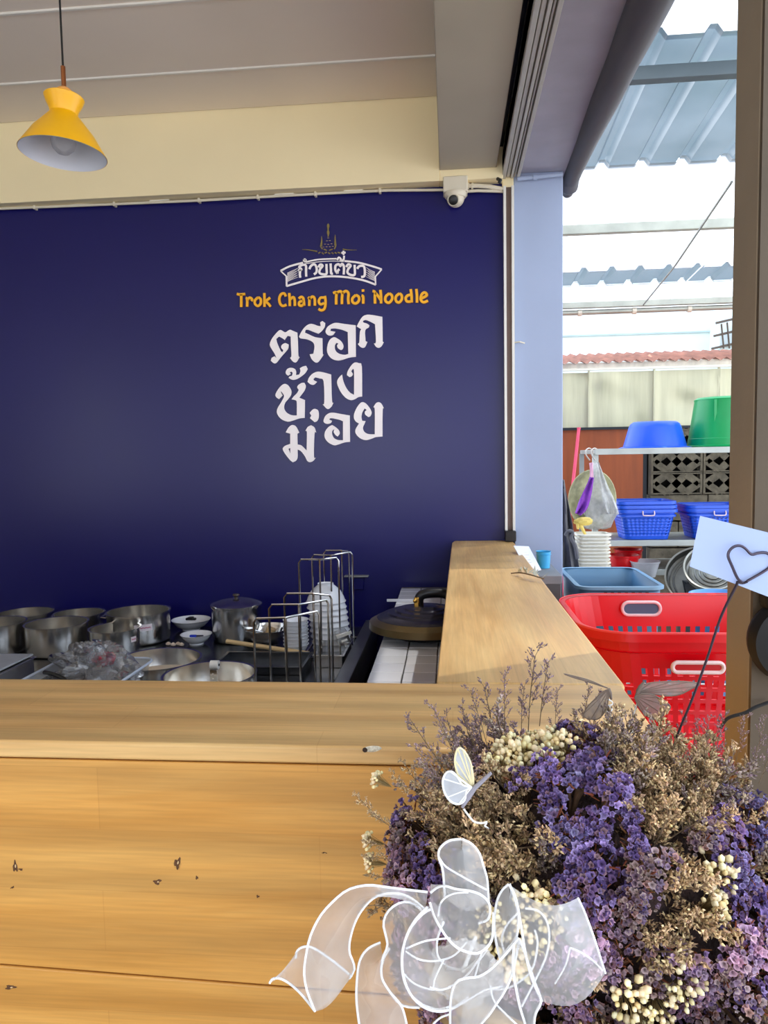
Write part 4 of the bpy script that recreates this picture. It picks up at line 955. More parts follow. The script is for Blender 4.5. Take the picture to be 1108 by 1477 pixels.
# blue baskets on the middle shelf
CELL = .0125
bask_cache = {}
def blue_basket(label, x, y, z, group=None, grip=False):
    key = 'b'
    t = thing('plastic_basket', label, 'basket', (x, y, z), 0, group)
    if key not in bask_cache:
        def holes(i, j, N, p, _): return (j in (3,5,7,9,11,13)) and (i % 2 == 0)
        b, _ = loftbox('body', t, M_bluep, .235, .20, .30, .25, .165, .035, .002, 4, rows=20, holes=holes)
        r1 = rimring('rim', t, M_bluep, .298, .248, .036, .165, .012, .016)
        r2 = rimring('lower_band', t, M_bluep, .292, .242, .036, .135, .008, .010)
        bask_cache[key] = (b, r1, r2)
    else:
        for q in bask_cache[key][:3]:
            c = q.copy(); C.objects.link(c); c.parent = t
    if grip: MB().tube(crom([(-.030,-.137,.136),(-.030,-.141,.118),(-.022,-.142,.112),(.022,-.142,.112),(.030,-.141,.118),(.030,-.137,.136)],3), .0032, 6).obj('handle', M_redh, t)
    return t
p = at(936, 777, 1, YR0+.02); zb_ = z2+.002
BW = (at(985,740,1,YR0+.05).x-at(890,740,1,YR0+.05).x)
blue_basket('blue perforated plastic basket at the bottom of the left-hand nested pile', p.x, YR0+.15, zb_)
for k in (1, 2):
    t = blue_basket('blue plastic basket nested '+('in the middle' if k == 1 else 'at the top')+' of the left-hand pile on the rack', p.x-.004*k, YR0+.15, zb_+.022*k, grip=(k == 1))
p2 = at(1036, 777, 1, YR0+.02)
blue_basket('blue perforated basket at the bottom of the right-hand pile beside the pillar', p2.x+.01, YR0+.17, zb_-.0)
blue_basket('blue plastic basket nested on top of the right-hand pile beside the pillar', p2.x+.012, YR0+.17, zb_+.018, grip=True)

# lower shelf: container stack, red tubs, clear bowl
YS = 3.76
cxl = at(832,800,1,YS).x; cxr = at(882,800,1,YS).x; wS = cxr-cxl
zt_ = at(857, 771, 1, YS).z; z0 = .662; hS = .075; step = .0178
n = int(round((zt_-z0-hS)/step))+1; step = (zt_-z0-hS)/(n-1)
CELL = .05
tn = thing('food_container', 'x', 'container', (0,0,0))
bb_, _ = loftbox('body', tn, M_offw, wS*.74, wS*.62, wS*.90, wS*.78, hS, .02, .0015, 4, rows=1)
rr1 = rimring('rim', tn, M_offw, wS*.88, wS*.76, .022, hS, .011, .007)
cs = Vector(((cxl+cxr)/2, YS+.06, z0))
for i in range(n):
    lab = nth(n-1-i)+' off-white container of the nested stack left of the red tubs'
    if i == 0: tn.location = cs; tn['label'] = lab; tn['group'] = 'off-white containers in the nested stack'
    else: dup(tn, cs+Vector((random.uniform(-.003,.003), 0, i*step)), lab)
def round_tub(name, label, cat, x0p, x1p, ytp, Y, zb0, m, hole=False, taper=.78):
    a = at(x0p, ytp, 1, Y); b = at(x1p, ytp, 1, Y); R = (b.x-a.x)/2; H = a.z-zb0
    t = thing(name, label, cat, ((a.x+b.x)/2, Y, zb0))
    MB().lathe([(.0001,0),(R*taper,0),(R*.95,H-.01),(R,H-.008),(R+.002,H),(R*.97,H),(R*.93,H-.01),(R*(taper-.03),.003),(.0001,.003)], 40).obj('body', m, t)
    return t, R, H
round_tub('red_tub', 'red plastic tub in front on the low shelf right of the white container stack', 'tub', 878, 923, 800, YR0+.10, z3+.002, M_red)
round_tub('red_tub', 'second red tub standing slightly higher behind the front red tub', 'tub', 886, 927, 792, YR0+.30, z3+.002, M_red)
round_tub('clear_bowl', 'translucent plastic bowl in front of the red tubs', 'bowl', 907, 951, 809, YR0-.0+.06, z3+.002, M_clearbox, taper=.7) if False else None
t, R, H = round_tub('clear_bowl', 'translucent pale plastic bowl right of the red tubs on the low shelf', 'bowl', 909, 952, 809, YR0+.02, z3+.002-.04, M_clearbox, taper=.7)
t.location.z += 0.0
# things hanging from the left end of the top shelf
hk = Vector((XA-.05, YR0-.02, z1-.01))
def hang_curve(a, b, **k): pass
hook = lambda x: crom([at(x,664,1,YR0-.03), at(x-5,657,1,YR0-.03), at(x-6,650,1,YR0-.02), at(x-1,646.5,1,YR0-.01), at(x+4,650,1,YR0+.0), at(x+4,655,1,YR0+.0)], 4)
M_hook = mat('pale_hook_wire', S(196,188,176), .4, .4)
for x in (851, 859):
    tag(MB().tube(hook(x), .0035, 6).obj('wire_hook', M_hook), ('left' if x == 851 else 'right')+'-hand wire hook on the left end of the top shelf', 'hook')
def sheet_px(name, pts_l, pts_r, Y, m, label, cat, amp=.02, fold=3, n=10, th=None, parent=None):
    """hanging sheet between two traced edges at depth Y, with real folds"""
    L = crom([at(x,y,1,Y) for x,y in pts_l], 5); Rr = crom([at(x,y,1,Y) for x,y in pts_r], 5); rows = []
    for i in range(len(L)):
        row = []
        for k in range(n+1):
            v = L[i].lerp(Rr[i], k/n); f = i/(len(L)-1)
            v = v+Vector((0, -amp*f*math.sin(k/n*PI*fold+.6)-amp*.4*math.sin(f*7+k), 0)); row.append(v)
        rows.append(row)
    o_ = MB().grid(rows).obj(name, m, parent, fixn=False)
    so = o_.modifiers.new('thick', 'SOLIDIFY'); so.thickness = th or .0015
    if label: tag(o_, label, cat)
    return o_
# round translucent lid / sieve behind
rc = at(849, 720, 1, YR0-.02)
t = thing('round_sieve', 'round greenish sieve hanging behind the purple cloth', 'sieve', rc)
Rm = Matrix.Rotation(math.radians(80), 3, 'X') @ Matrix.Rotation(.2, 3, 'Y')
MB().lathe([(.0001,.0),(.08,.003),(.125,.012),(.155,.035),(.159,.035),(.130,.009),(.08,-.001),(.0001,-.003)], 40, M=Matrix.Rotation(math.radians(28), 3, 'Z') @ Matrix.Rotation(math.radians(88), 3, 'X')).obj('mesh_bowl', mat('greenish_sieve', S(170,168,128), .35, .2, var=.25, scale=40), t)
pb = thing('hanging_bag', 'milky plastic bag of bowls hanging from the hooks on the rack', 'bag', at(862, 740, 1, YR0-.10))
loc0 = pb.location.copy()
rows = []
for i, (xl, xr, yv, dp) in enumerate(((856,861,668,.01),(854,865,685,.03),(850,872,705,.05),(846,883,725,.07),(845,891,741,.08),(843,886,750,.08),(840,882,760,.05),(850,872,763,.015))):
    a = at(xl,yv,1,YR0-.10); b = at(xr,yv,1,YR0-.10); c_ = (a+b)/2; rx = (b.x-a.x)/2
    rows.append([(c_.x+rx*math.cos(u)*(1+.06*math.sin(5*u+i)) - loc0.x, YR0-.10+dp*.8*math.sin(u)*(1+.1*math.sin(7*u+i*2)) - loc0.y, c_.z+.004*math.sin(6*u+i)-loc0.z) for u in [2*PI*k/28 for k in range(28)]+[0]])
MB().grid(rows).obj('film', M_bagfilm, pb, ang=25)
for k, (x, y, r) in enumerate(((858,735,16),(870,742,13))):
    c_ = at(x,y,1,YR0-.10)-loc0; MB().lathe([(.0001,-.03),(r/F*4*.6,-.028),(r/F*4,.0),(r/F*4+.002,.002),(r/F*4*.55,-.024),(.0001,-.026)], 28, c_, Matrix.Rotation(math.radians(70+k*15),3,'X')).obj('bowl_inside', M_bagfilm if k else mat('grey_green_bowl', S(190,192,176), .4), pb)
sheet_px('white_mesh_bag', [(861,667),(866,700),(870,725),(874,741)], [(864,667),(877,700),(888,725),(894,742)], YR0-.20, M_bagfilm, 'white mesh bag hanging on the right of the rack post hooks', 'bag', .02, 3)
sheet_px('purple_cloth', [(851,688),(843,705),(836,722),(829,740)], [(857,689),(853,715),(846,735),(838,744)], YR0-.22, M_purple, 'purple cloth hanging from the left hook on the rack', 'cloth', .02, 3)
sheet_px('pink_strap', [(850,668),(851,680),(851,689)], [(855,667),(856,680),(856,689)], YR0-.21, mat('pale_pink_fabric', S(222,170,190), .8), 'pale pink strap above the purple cloth', 'strap', .005, 1)
yg = thing('yellow_glove', 'crumpled yellow rubber glove below the hanging bag', 'glove', at(842, 752, 1, YR0-.2))
MB().grid(crumple(1, (.045,.022,.022), 21, 14, .5)).obj('cuff', mat('yellow_rubber', S(226,200,104), .5), yg)
MB().tube([(-.02,0,-.01),(-.005,0,-.04),(.012,0,-.075)], [.012,.009,.006], 8).obj('finger', bpy.data.materials['yellow_rubber'], yg)
MB().tube([(-.03,0,-.01),(-.028,0,-.04)], [.010,.006], 8).obj('finger', bpy.data.materials['yellow_rubber'], yg)
# broom handle
a = at(835,619,1,5.30); b = at(819,770,1,5.15)
d_ = (b-a); e_ = a+d_*((.02-a.z)/d_.z)
bm_h = thing('broom', 'pink plastic broom handle leaning on the plywood beside the column', 'broom', (e_.x, e_.y, 0))
MB().tube([a-Vector((e_.x,e_.y,0)), e_-Vector((e_.x,e_.y,0))+(a-e_)*.03], .0115, 12).obj('handle', M_pink, bm_h)
MB().tube([a-Vector((e_.x,e_.y,0)), a-Vector((e_.x,e_.y,0))+Vector((0,0,.012))], .013, 12).obj('hanging_cap', M_pink, bm_h)
MB().box(-.12,.12,-.03,.03,.0,.10).obj('brush', M_pink, bm_h, bevel=.01)
# grey cloth hanging behind the column
sheet_px('hanging_apron', [(806,690),(806,730),(806,780),(806,825)], [(814,692),(822,735),(828,775),(836,822)], 3.75, M_greycloth, 'dark grey apron hanging just right of the white column', 'apron', .03, 4)
t = tag(MB().tube(crom([at(816,772,1,3.7),at(820,766,1,3.69),at(826,768,1,3.69),at(824,776,1,3.69),at(830,788,1,3.69),at(833,806,1,3.69)],4), [.010]*21, 8).obj('apron_tie', M_greycloth), 'knotted tie of the dark grey apron', 'cloth tie')

# ---------------------------------------------------------------- wash tables, bin, basket, pans
def table(name, label, x0, x1, y0, y1, z):
    t = thing(name, label, 'table', (x0, y0, 0)); w, d = x1-x0, y1-y0
    MB().box(0,w,0,d,z-.03,z).obj('top', M_steel, t, bevel=.002)
    for x in (.03,w-.03):
        for y in (.03,d-.03): MB().box(x-.018,x+.018,y-.018,y+.018,0,z-.03).obj('leg', M_steel, t)
    return t
ZT = .66
table('wash_table', 'low steel wash table under the red laundry basket', .30, 1.25, 1.75, 2.66, ZT)
table('wash_table', 'low steel wash table under the slate blue bin', .485, 1.25, 2.70, 3.90, ZT)
# red laundry basket, cut so that its rounded corners and slots are real
y_b = at(930,857,2,1.02).y; y_f = at(930,914,2,1.02).y
RZ = 1.02; D = y_b-y_f
xl = at(814, 880, 2, RZ).x+.004; XW = .70
lb = thing('laundry_basket', 'large glossy red laundry basket with slotted sides beside the counter arm', 'basket', (xl+XW/2, (y_b+y_f)/2, ZT))
HB = RZ-ZT
CELL = .0165
def slots(i, j, N, p, _):
    if not (3 <= j <= 23): return False
    x, y, z = p
    if abs(y) > D*.36 and abs(x) < XW*.33: pass
    elif abs(x) > XW*.40 and abs(y) < D*.2: pass
    else: return False
    row = j-3
    if row % 3 == 2: return False
    return i % 2 == 0
body, top = loftbox('body', lb, M_red, XW*.80, D*.74, XW-.03, D-.03, HB-.002, .13, .003, 8, rows=32, holes=slots, smooth=False)
band = rimring('rim', lb, M_red, XW-.036, D-.036, .125, HB, .018, .024, seg=10)
rimring('rolled_edge', lb, mat('pale_red_edge', S(246,70,74), .3), XW-.002, D-.002, .142, HB+.002, .003, .004, seg=10)
MB().grid([[(x,y,z)for x,y in rrect(w_2,d_2,.13,10)+[rrect(w_2,d_2,.13,10)[0]]] for w_2,d_2,z in ((XW-.050,D-.050,HB-.055),(XW-.040,D-.040,HB-.058),(XW-.050,D-.050,HB-.061))]).obj('moulded_band', M_red, lb)
for s_, yy_, zz_ in ((1, -D/2-.004, HB-.088), (0, D/2-.034, HB-.042)):
    hx = at(921,872,1,y_b).x-lb.location.x if s_ == 0 else at(1006,936,1,y_f).x-lb.location.x
    w2 = .062 if s_ == 0 else .065
    hh = .022 if s_ == 0 else .013
    ring = [(hx+x, yy_+(-.004 if s_ else -.004), zz_+z) for x, z in rrect(w2*2, hh*2, hh*.98, 6)]
    MB().tube(ring, .0055, 8, closed=True).obj('handle', M_redh, lb)
    if s_ == 0: MB().prism(ring, (0,.003,0)).obj('handle_opening', mat('slate_fill_panel', S(78,104,128), .5), lb, smooth=False)  # slate-coloured panel fills the rear handle opening
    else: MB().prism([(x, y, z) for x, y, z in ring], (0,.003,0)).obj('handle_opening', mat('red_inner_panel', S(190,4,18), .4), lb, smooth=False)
# slate blue bin
CELL = .03
xb0 = .482; ybk = at(885,818,2,.985).y; ybf = at(885,847,2,.985).y; xb1 = at(962,846,2,.985).x
wB = xb1-xb0; dB = ybk-ybf
bn = thing('dish_bin', 'rectangular slate blue dish bin behind the red laundry basket', 'bin', ((xb0+xb1)/2, (ybk+ybf)/2, ZT))
loftbox('body', bn, M_bin, wB*.86, dB*.84, wB-.03, dB-.03, .985-ZT-.002, .035, .003, 5, rows=4)
rimring('rim', bn, mat('light_slate_edge', S(124,160,184), .4), wB-.036, dB-.036, .04, .985-ZT, .018, .012)
for k in range(7): MB().box(-.006,.006,-.002,.002,0,.014).obj('slot_mark', M_dark, bn, loc=(-.08+k*.026+.02, -dB/2+.010, .985-ZT-.035))
# sky blue basin behind basket to the right
round_tub('washing_basin', 'light blue basin peeping over the right end of the red laundry basket', 'basin', 996, 1085, 857, 2.95, ZT+.002, M_lblue)
# round pans leaning on the rack
def lean_pan(name, label, px, py, Y, R, m, rings, tiltz=-.5, tiltx=60):
    c_ = at(px, py, 1, Y)
    t = thing(name, label, 'pan', c_)
    Mx = Matrix.Rotation(tiltz, 3, 'Z') @ Matrix.Rotation(math.radians(tiltx), 3, 'X')
    MB().lathe([(.0001,0),(R-.02,0),(R-.008,.012),(R-.004,.05),(R+.004,.053),(R+.004,.05),(R,.048),(R-.003,.008),(R-.018,-.004),(.0001,-.004)], 56, M=Mx).obj('pan_body', m, t)
    for q in range(rings):
        r_ = R*(.78-.16*q); MB().tube([Mx @ Vector((r_*math.cos(a), r_*math.sin(a), .004)) for a in [2*PI*k/40 for k in range(40)]], .0045, 6, closed=True).obj('pressed_ring', m, t)
    return t
M_pan = mat('scratched_grey_aluminium', S(112,110,104), .4, .85, var=.25, scale=12)
M_pan2 = mat('dull_ringed_aluminium', S(150,148,140), .35, .9, var=.25, scale=20)
lean_pan('round_baking_pan', 'large scratched round aluminium pan leaning behind the dish bin', 1012, 838, 3.72, .165, M_pan, 1, -.35, 52)
lean_pan('steamer_tray', 'smaller ringed aluminium steamer tray resting inside the large round pan', 1028, 826, 3.62, .125, M_pan2, 4, -.35, 48)
t = thing('pan_prop', 'dark crate propping up the leaning aluminium pans', 'crate', (at(1020,830,1,3.75).x, 3.76, ZT))
MB().box(-.12,.12,-.06,.06,0,.20).obj('crate_body', M_dark, t, smooth=False, bevel=.004)
for k in range(4): MB().box(-.122,.122,-.063,-.06,.02+k*.048,.045+k*.048).obj('slat', M_dark, t, smooth=False)
# paper, cyan cup and dark box at the arm's right side
p = at(790, 840, 1, 2.78)
bx = thing('grey_box', 'dark grey box standing against the column foot beside the counter arm', 'box', (.325, 2.80, .0))
zbx = at(790,828,1,2.75).z
MB().box(-.060,.075,-.10,.24,0,zbx).obj('carton', mat('dark_grey_board', S(84,86,90), .6), bx, bevel=.004)
MB().box(-.062,.077,-.102,.242,zbx-.03,zbx+.003).obj('box_lid', mat('grey_board_lid', S(130,134,140), .6), bx, bevel=.003)
c_ = at(785, 827, 1, 2.86); zt_ = at(785,798,1,2.86).z
cu = thing('sky_blue_cup', 'sky blue plastic cup in front of the white column', 'cup', (c_.x, 2.88, zbx+.004))
MB().lathe([(.0001,0),(.024,0),(.028,zt_-zbx),(.030,zt_-zbx+.002),(.026,zt_-zbx),(.022,.003),(.0001,.003)], 24).obj('body', M_sky, cu)
MB().tube([(-.029*math.cos(a), -.029*math.sin(a), zt_-zbx-.01) for a in [2*PI*k/24 for k in range(24)]], .0012, 5, closed=True).obj('rim_line', M_sky, cu)
q = [at(741,787,1,2.72), at(763,788,1,2.76), at(781,822,1,2.56), at(762,826,1,2.52)]
nrm = (q[1]-q[0]).cross(q[3]-q[0]).normalized()
nt_ = thing('price_note', 'folded sheet of white printed paper leaning at the end of the counter arm', 'paper', (0,0,0))
MB().prism(q, nrm*.0008).obj('sheet', M_paper, nt_, smooth=False)
for k in range(7):
    f0 = .16+.10*k; a_ = q[0].lerp(q[3], f0).lerp(q[1].lerp(q[2], f0), .2); b_ = q[0].lerp(q[3], f0).lerp(q[1].lerp(q[2], f0), .55+.25*((k*7)%3)/3)
    for sgn in (-1,): MB().tube([a_+nrm*.0012*s2 for s2 in (1,)]+[b_+nrm*.0012], .0005, 4).obj('print_line', mat('grey_print', S(150,152,170), .6) if k == 0 else bpy.data.materials['grey_print'], nt_)
# dried twig on the arm
tw = thing('dried_twig', 'small dried twig with withered leaves lying on the edge of the counter arm', 'twig', (0,0,0))
tp = [at(737,827,2,1.146), at(750,826,2,1.150), at(765,829,2,1.158), at(785,835,2,1.150)]
MB().tube(crom(tp,4), .0022, 5).obj('stem', mat('twig_brown', S(120,98,74), .8), tw)
rnd = random.Random(3)
M_dleaf = mat('withered_leaf', S(196,196,180), .8, var=.25)
for k in range(16):
    b0 = crom(tp,4)[rnd.randrange(3, 12)]; dr = Vector((rnd.uniform(-1,1), rnd.uniform(-1,1), rnd.uniform(.1,.8))).normalized()*rnd.uniform(.02,.045)
    sd = dr.cross(Vector((0,0,1))).normalized()*.004
    MB().add([b0, b0+dr*.5+sd, b0+dr, b0+dr*.5-sd], [(0,1,2,3)]).obj('leaf', M_dleaf, tw, smooth=False)

# black speaker and wire by the pillar
sp0 = at(1104, 945, 1, 1.25)
spk = thing('wall_fan', 'dark round fan housing mounted on the pillar at the right picture edge', 'fan', (sp0.x+.085, 1.375, sp0.z))
M_brb = mat('brown_black_iron', S(14,12,9), .6, .3, var=.2)
MB().lathe([(.0001,.0),(.060,.0),(.072,.012),(.076,.03),(.070,.05),(.055,.052),(.052,.030),(.0001,.028)], 40, (-.0,-.0,.0), Matrix.Rotation(PI/2,3,'X')).obj('housing', M_brb, spk)
MB().lathe([(.0001,.036),(.018,.034),(.026,.028),(.0001,.02)], 24, M=Matrix.Rotation(PI/2,3,'X')).obj('hub', mat('brown_hub', S(40,34,22), .5), spk)
MB().box(-.05,.06,-.045,0,.055,.15).obj('mounting_box', M_brb, spk, bevel=.012)
tag(MB().tube(crom([at(1112,1012,1,1.36), at(1090,1020,1,1.355), at(1075,1028,1,1.355), at(1050,1036,1,1.36), at(1040,1050,1,1.37)],5), .0032, 6).obj('power_cable', M_cord), 'thin black cable sagging across the foot of the pillar', 'cable')

# ================================================================ DRIED BOUQUET
def vmat(name, rough=.8, trans=.35, var=.25):
    m = bpy.data.materials.new(name); m.use_nodes = True; n = m.node_tree.nodes; l = m.node_tree.links
    b = n['Principled BSDF']; b.inputs['Roughness'].default_value = rough; b.inputs['Specular IOR Level'].default_value = .25
    at_ = n.new('ShaderNodeAttribute'); at_.attribute_name = 'Col'; oi = n.new('ShaderNodeObjectInfo'); hs = n.new('ShaderNodeHueSaturation')
    mr = n.new('ShaderNodeMapRange'); mr.inputs[3].default_value = 1-var; mr.inputs[4].default_value = 1+var; l.new(oi.outputs['Random'], mr.inputs[0])
    t = n.new('ShaderNodeTexCoord'); no = n.new('ShaderNodeTexNoise'); no.inputs['Scale'].default_value = 260; l.new(t.outputs['Object'], no.inputs[0])
    m2 = n.new('ShaderNodeMapRange'); m2.inputs[3].default_value = .7; m2.inputs[4].default_value = 1.3; l.new(no.outputs['Fac'], m2.inputs[0])
    mu = n.new('ShaderNodeMath'); mu.operation = 'MULTIPLY'; l.new(mr.outputs[0], mu.inputs[0]); l.new(m2.outputs[0], mu.inputs[1])
    l.new(at_.outputs['Color'], hs.inputs['Color']); l.new(mu.outputs[0], hs.inputs['Value']); l.new(hs.outputs[0], b.inputs['Base Color'])
    if trans:
        tl = n.new('ShaderNodeBsdfTranslucent'); l.new(hs.outputs[0], tl.inputs[0]); mx = n.new('ShaderNodeMixShader'); mx.inputs[0].default_value = trans
        l.new(b.outputs[0], mx.inputs[1]); l.new(tl.outputs[0], mx.inputs[2]); l.new(mx.outputs[0], n['Material Output'].inputs[0])
    return m
M_petal = vmat('dried_statice_petals'); M_bud = vmat('dried_limonium_buds', .85, .2); M_bead = vmat('cream_ixodia_buds', .6, .2, .15)
BC = Vector((.128, .665, 1.085)); BR = Vector((.180, .142, .150))
bq = thing('dried_flower_bouquet', 'dried bouquet of purple statice, tan sprays and cream buds in a woven basket', 'flower arrangement', (BC.x, BC.y, .78))
OFF = Vector((BC.x, BC.y, .78))
def q_lin(c, j, rnd):
    k = 1.34*(1+rnd.uniform(-j, j)); return (c[0]*k, c[1]*k*(1+rnd.uniform(-j,j)*.3), c[2]*k, 1)
def cup(mb, p, nrm, s, col, rnd):
    n_ = nrm.normalized(); x = n_.orthogonal().normalized(); x.rotate(Matrix.Rotation(rnd.uniform(0,6.28),3,n_)); y = n_.cross(x)
    vs_ = [p-n_*s*.6]; cs_ = [tuple(c*.45 for c in col[:3])+(1,)]
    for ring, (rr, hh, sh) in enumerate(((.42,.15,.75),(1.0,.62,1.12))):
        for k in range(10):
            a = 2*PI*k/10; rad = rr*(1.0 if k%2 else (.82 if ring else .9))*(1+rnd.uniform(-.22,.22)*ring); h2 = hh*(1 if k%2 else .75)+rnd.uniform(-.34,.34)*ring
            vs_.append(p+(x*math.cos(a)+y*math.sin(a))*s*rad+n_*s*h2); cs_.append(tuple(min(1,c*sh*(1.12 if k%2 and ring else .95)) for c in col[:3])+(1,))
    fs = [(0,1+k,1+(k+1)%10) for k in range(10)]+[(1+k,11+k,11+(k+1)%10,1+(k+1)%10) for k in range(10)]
    o_ = len(mb.v); mb.v += [tuple(v) for v in vs_]; mb.c += cs_; mb.f += [tuple(i+o_ for i in f) for f in fs]
def statice(seed, pal, n=96, R=.022):
    rnd = random.Random(seed); mb = MB(); mb.col = (0,0,0,1)
    lobes = [(Vector((rnd.uniform(-1,1), rnd.uniform(-1,1), rnd.uniform(-.2,.5)))*R*.6, rnd.uniform(.45,.75)*R) for _ in range(5)]
    for i in range(n):
        lc_, lr = lobes[i % 5]; d = Vector((rnd.gauss(0,1), rnd.gauss(0,1), abs(rnd.gauss(0,1))+.1)).normalized()
        cup(mb, lc_+d*lr+Vector((0,0,.004)), (d+Vector((0,0,.5))), rnd.uniform(.0022,.0042), q_lin(pal[rnd.randrange(len(pal))], .22, rnd), rnd)
    mb.col = S(96,72,52)
    for i in range(5):
        lc_, lr = lobes[i]; mb.tube([Vector((0,0,-.035)), lc_*.5-Vector((0,0,.01)), lc_+Vector((0,0,lr*.3))], [.0016,.0014,.003], 4)
    for i in range(30):   # brown papery remnants showing between the cups
        lc_, lr = lobes[i%5]; d = Vector((rnd.gauss(0,1), rnd.gauss(0,1), abs(rnd.gauss(0,1)))).normalized(); mb.col = S(rnd.randint(120,176), rnd.randint(80,110), 62)
        b0 = lc_+d*lr*.7; mb.tube([b0, b0+d*.0095], [.0012,.0005], 3)
    return mb.mesh('flower_cluster', M_petal, smooth=False, fixn=False)
VIO = [S(126,108,160), S(150,132,180), S(100,80,130), S(160,140,186), S(126,98,142), S(136,108,118)]
MAU = [S(158,134,156), S(180,150,162), S(126,102,140), S(186,154,172), S(142,108,120)]
BLU = [S(116,104,148), S(132,122,164), S(96,82,122), S(150,140,178), S(118,96,126)]
DUS = [S(166,146,148), S(168,146,138), S(120,98,112), S(140,120,146), S(180,140,134)]
SM = {'V': [statice(1,VIO), statice(2,VIO), statice(3,BLU)], 'P': [statice(4,MAU), statice(5,DUS), statice(6,MAU)]}
def spray(seed, pal, L=.06, nb=9, spread=.55, bud=.0019, name='flower_spray', per=10):
    rnd = random.Random(seed); mb = MB(); stem = S(128,108,84); mb.col = stem
    main = crom([(0,0,-L*.5),(rnd.uniform(-.003,.003),rnd.uniform(-.003,.003),L*.2),(rnd.uniform(-.006,.006),rnd.uniform(-.006,.006),L)], 4)
    mb.tube(main, .0008, 4)
    def buds(a, b, cnt):
        d = (b-a)
        for i in range(cnt):
            t = (i+.5)/cnt; p = a+d*t+Vector((rnd.gauss(0,1),rnd.gauss(0,1),rnd.gauss(0,1)))*.0016
            dr = (d.normalized()+Vector((rnd.gauss(0,.5),rnd.gauss(0,.5),rnd.gauss(0,.5)))).normalized(); l_ = bud*rnd.uniform(1.3,2.4); w = bud*rnd.uniform(.5,.85); x = dr.orthogonal().normalized()*w; y = dr.cross(x.normalized())*w
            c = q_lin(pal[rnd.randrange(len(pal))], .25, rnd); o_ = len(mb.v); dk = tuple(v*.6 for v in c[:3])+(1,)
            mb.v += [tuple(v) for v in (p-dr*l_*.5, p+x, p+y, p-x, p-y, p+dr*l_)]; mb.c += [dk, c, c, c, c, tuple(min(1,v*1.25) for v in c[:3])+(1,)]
            mb.f += [tuple(o_+i_ for i_ in f) for f in ((0,2,1),(0,3,2),(0,4,3),(0,1,4),(5,1,2),(5,2,3),(5,3,4),(5,4,1))]
    for i in range(nb):
        t = .25+.75*i/(nb-1); p = main[min(len(main)-1, int(t*(len(main)-1)))]
        a = rnd.uniform(0, 6.28)+i*2.4; l_ = L*(.50-.22*t)*rnd.uniform(.8,1.2)
        d = Vector((math.cos(a)*spread, math.sin(a)*spread, .8)).normalized()
        q1 = p+d*l_; mb.col = stem; mb.tube([p, q1], .0005, 3, cap=False)
        buds(p+d*l_*.3, q1, per)
        for s_ in (-1,1):
            dd = (d+Vector((-math.sin(a),math.cos(a),0))*s_*.7).normalized(); p2 = p+d*l_*.5; q2 = p2+dd*l_*.5; mb.col = stem; mb.tube([p2,q2], .0004, 3, cap=False); buds(p2+dd*l_*.15, q2, per//2)
    buds(main[-3], main[-1], 5)
    return mb.mesh(name, M_bud, smooth=False, fixn=False)
TAN = [S(182,158,118), S(160,134,98), S(200,178,138), S(136,112,84), S(172,146,116)]
GRY = [S(146,130,122), S(124,108,104), S(168,154,142), S(132,112,116), S(150,134,112)]
MVS = [S(134,112,118), S(112,92,100), S(154,134,136), S(126,106,108)]
SP = {'T': [spray(11,TAN), spray(12,TAN,.055,10), spray(13,GRY), spray(14,TAN,.05,9,.8)], 'M': [spray(15,MVS,.065,10), spray(16,GRY,.07,11,.5), spray(17,MVS,.06,9)]}
LONG = [spray(18,MVS,.085,9,.42,.0020,'flower_sprig',7), spray(19,MVS,.075,8,.38,.0020,'flower_sprig',7)]
def beads(seed, pal, n=30, R=.020, r0=.0028):
    rnd = random.Random(seed); mb = MB()
    bm = bmesh.new(); bmesh.ops.create_icosphere(bm, subdivisions=1, radius=1); iv = [v.co.copy() for v in bm.verts]; fi = [tuple(v.index for v in f.verts) for f in bm.faces]; bm.free()
    mb.col = (0,0,0,1)
    for i in range(n):
        d = Vector((rnd.gauss(0,.8), rnd.gauss(0,.8), abs(rnd.gauss(0,1))+.25)).normalized(); p = d*R*rnd.uniform(.75,1.05); r = r0*rnd.uniform(.75,1.35)
        c = q_lin(pal[rnd.randrange(len(pal))], .12, rnd); o_ = len(mb.v)
        for v in iv:
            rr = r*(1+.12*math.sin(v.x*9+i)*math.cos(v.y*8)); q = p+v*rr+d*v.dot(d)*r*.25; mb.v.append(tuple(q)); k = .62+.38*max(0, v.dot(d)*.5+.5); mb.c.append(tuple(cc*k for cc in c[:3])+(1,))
        mb.f += [tuple(o_+i_ for i_ in f) for f in fi]
        mb.col = S(160,138,92); mb.tube([Vector((0,0,-.02)), p*.6, p-d*r], .0005, 3, cap=False)
    return mb.mesh('bud_cluster', M_bead, smooth=True, fixn=False, ang=60)
CRM = [S(238,224,172), S(246,236,196), S(226,206,150), S(236,220,180)]
BD = [beads(21,CRM), beads(22,CRM,26,.019,.0033), beads(23,CRM,36,.021,.0022)]
seeds = []
def hit(px, py):
    """front surface of the bouquet's dome on the sight line"""
    d = CR*((px-554)/F)-CU*((py-738.5)/F)+_f
    o_ = Vector([(EYE[i]-BC[i])/BR[i] for i in range(3)]); dd = Vector([d[i]/BR[i] for i in range(3)])
    A = dd.dot(dd); B = 2*o_.dot(dd); Cc = o_.dot(o_)-1; D_ = B*B-4*A*Cc
    t = (-B-math.sqrt(D_))/(2*A) if D_ > 0 else -B/(2*A)
    return EYE+d*t
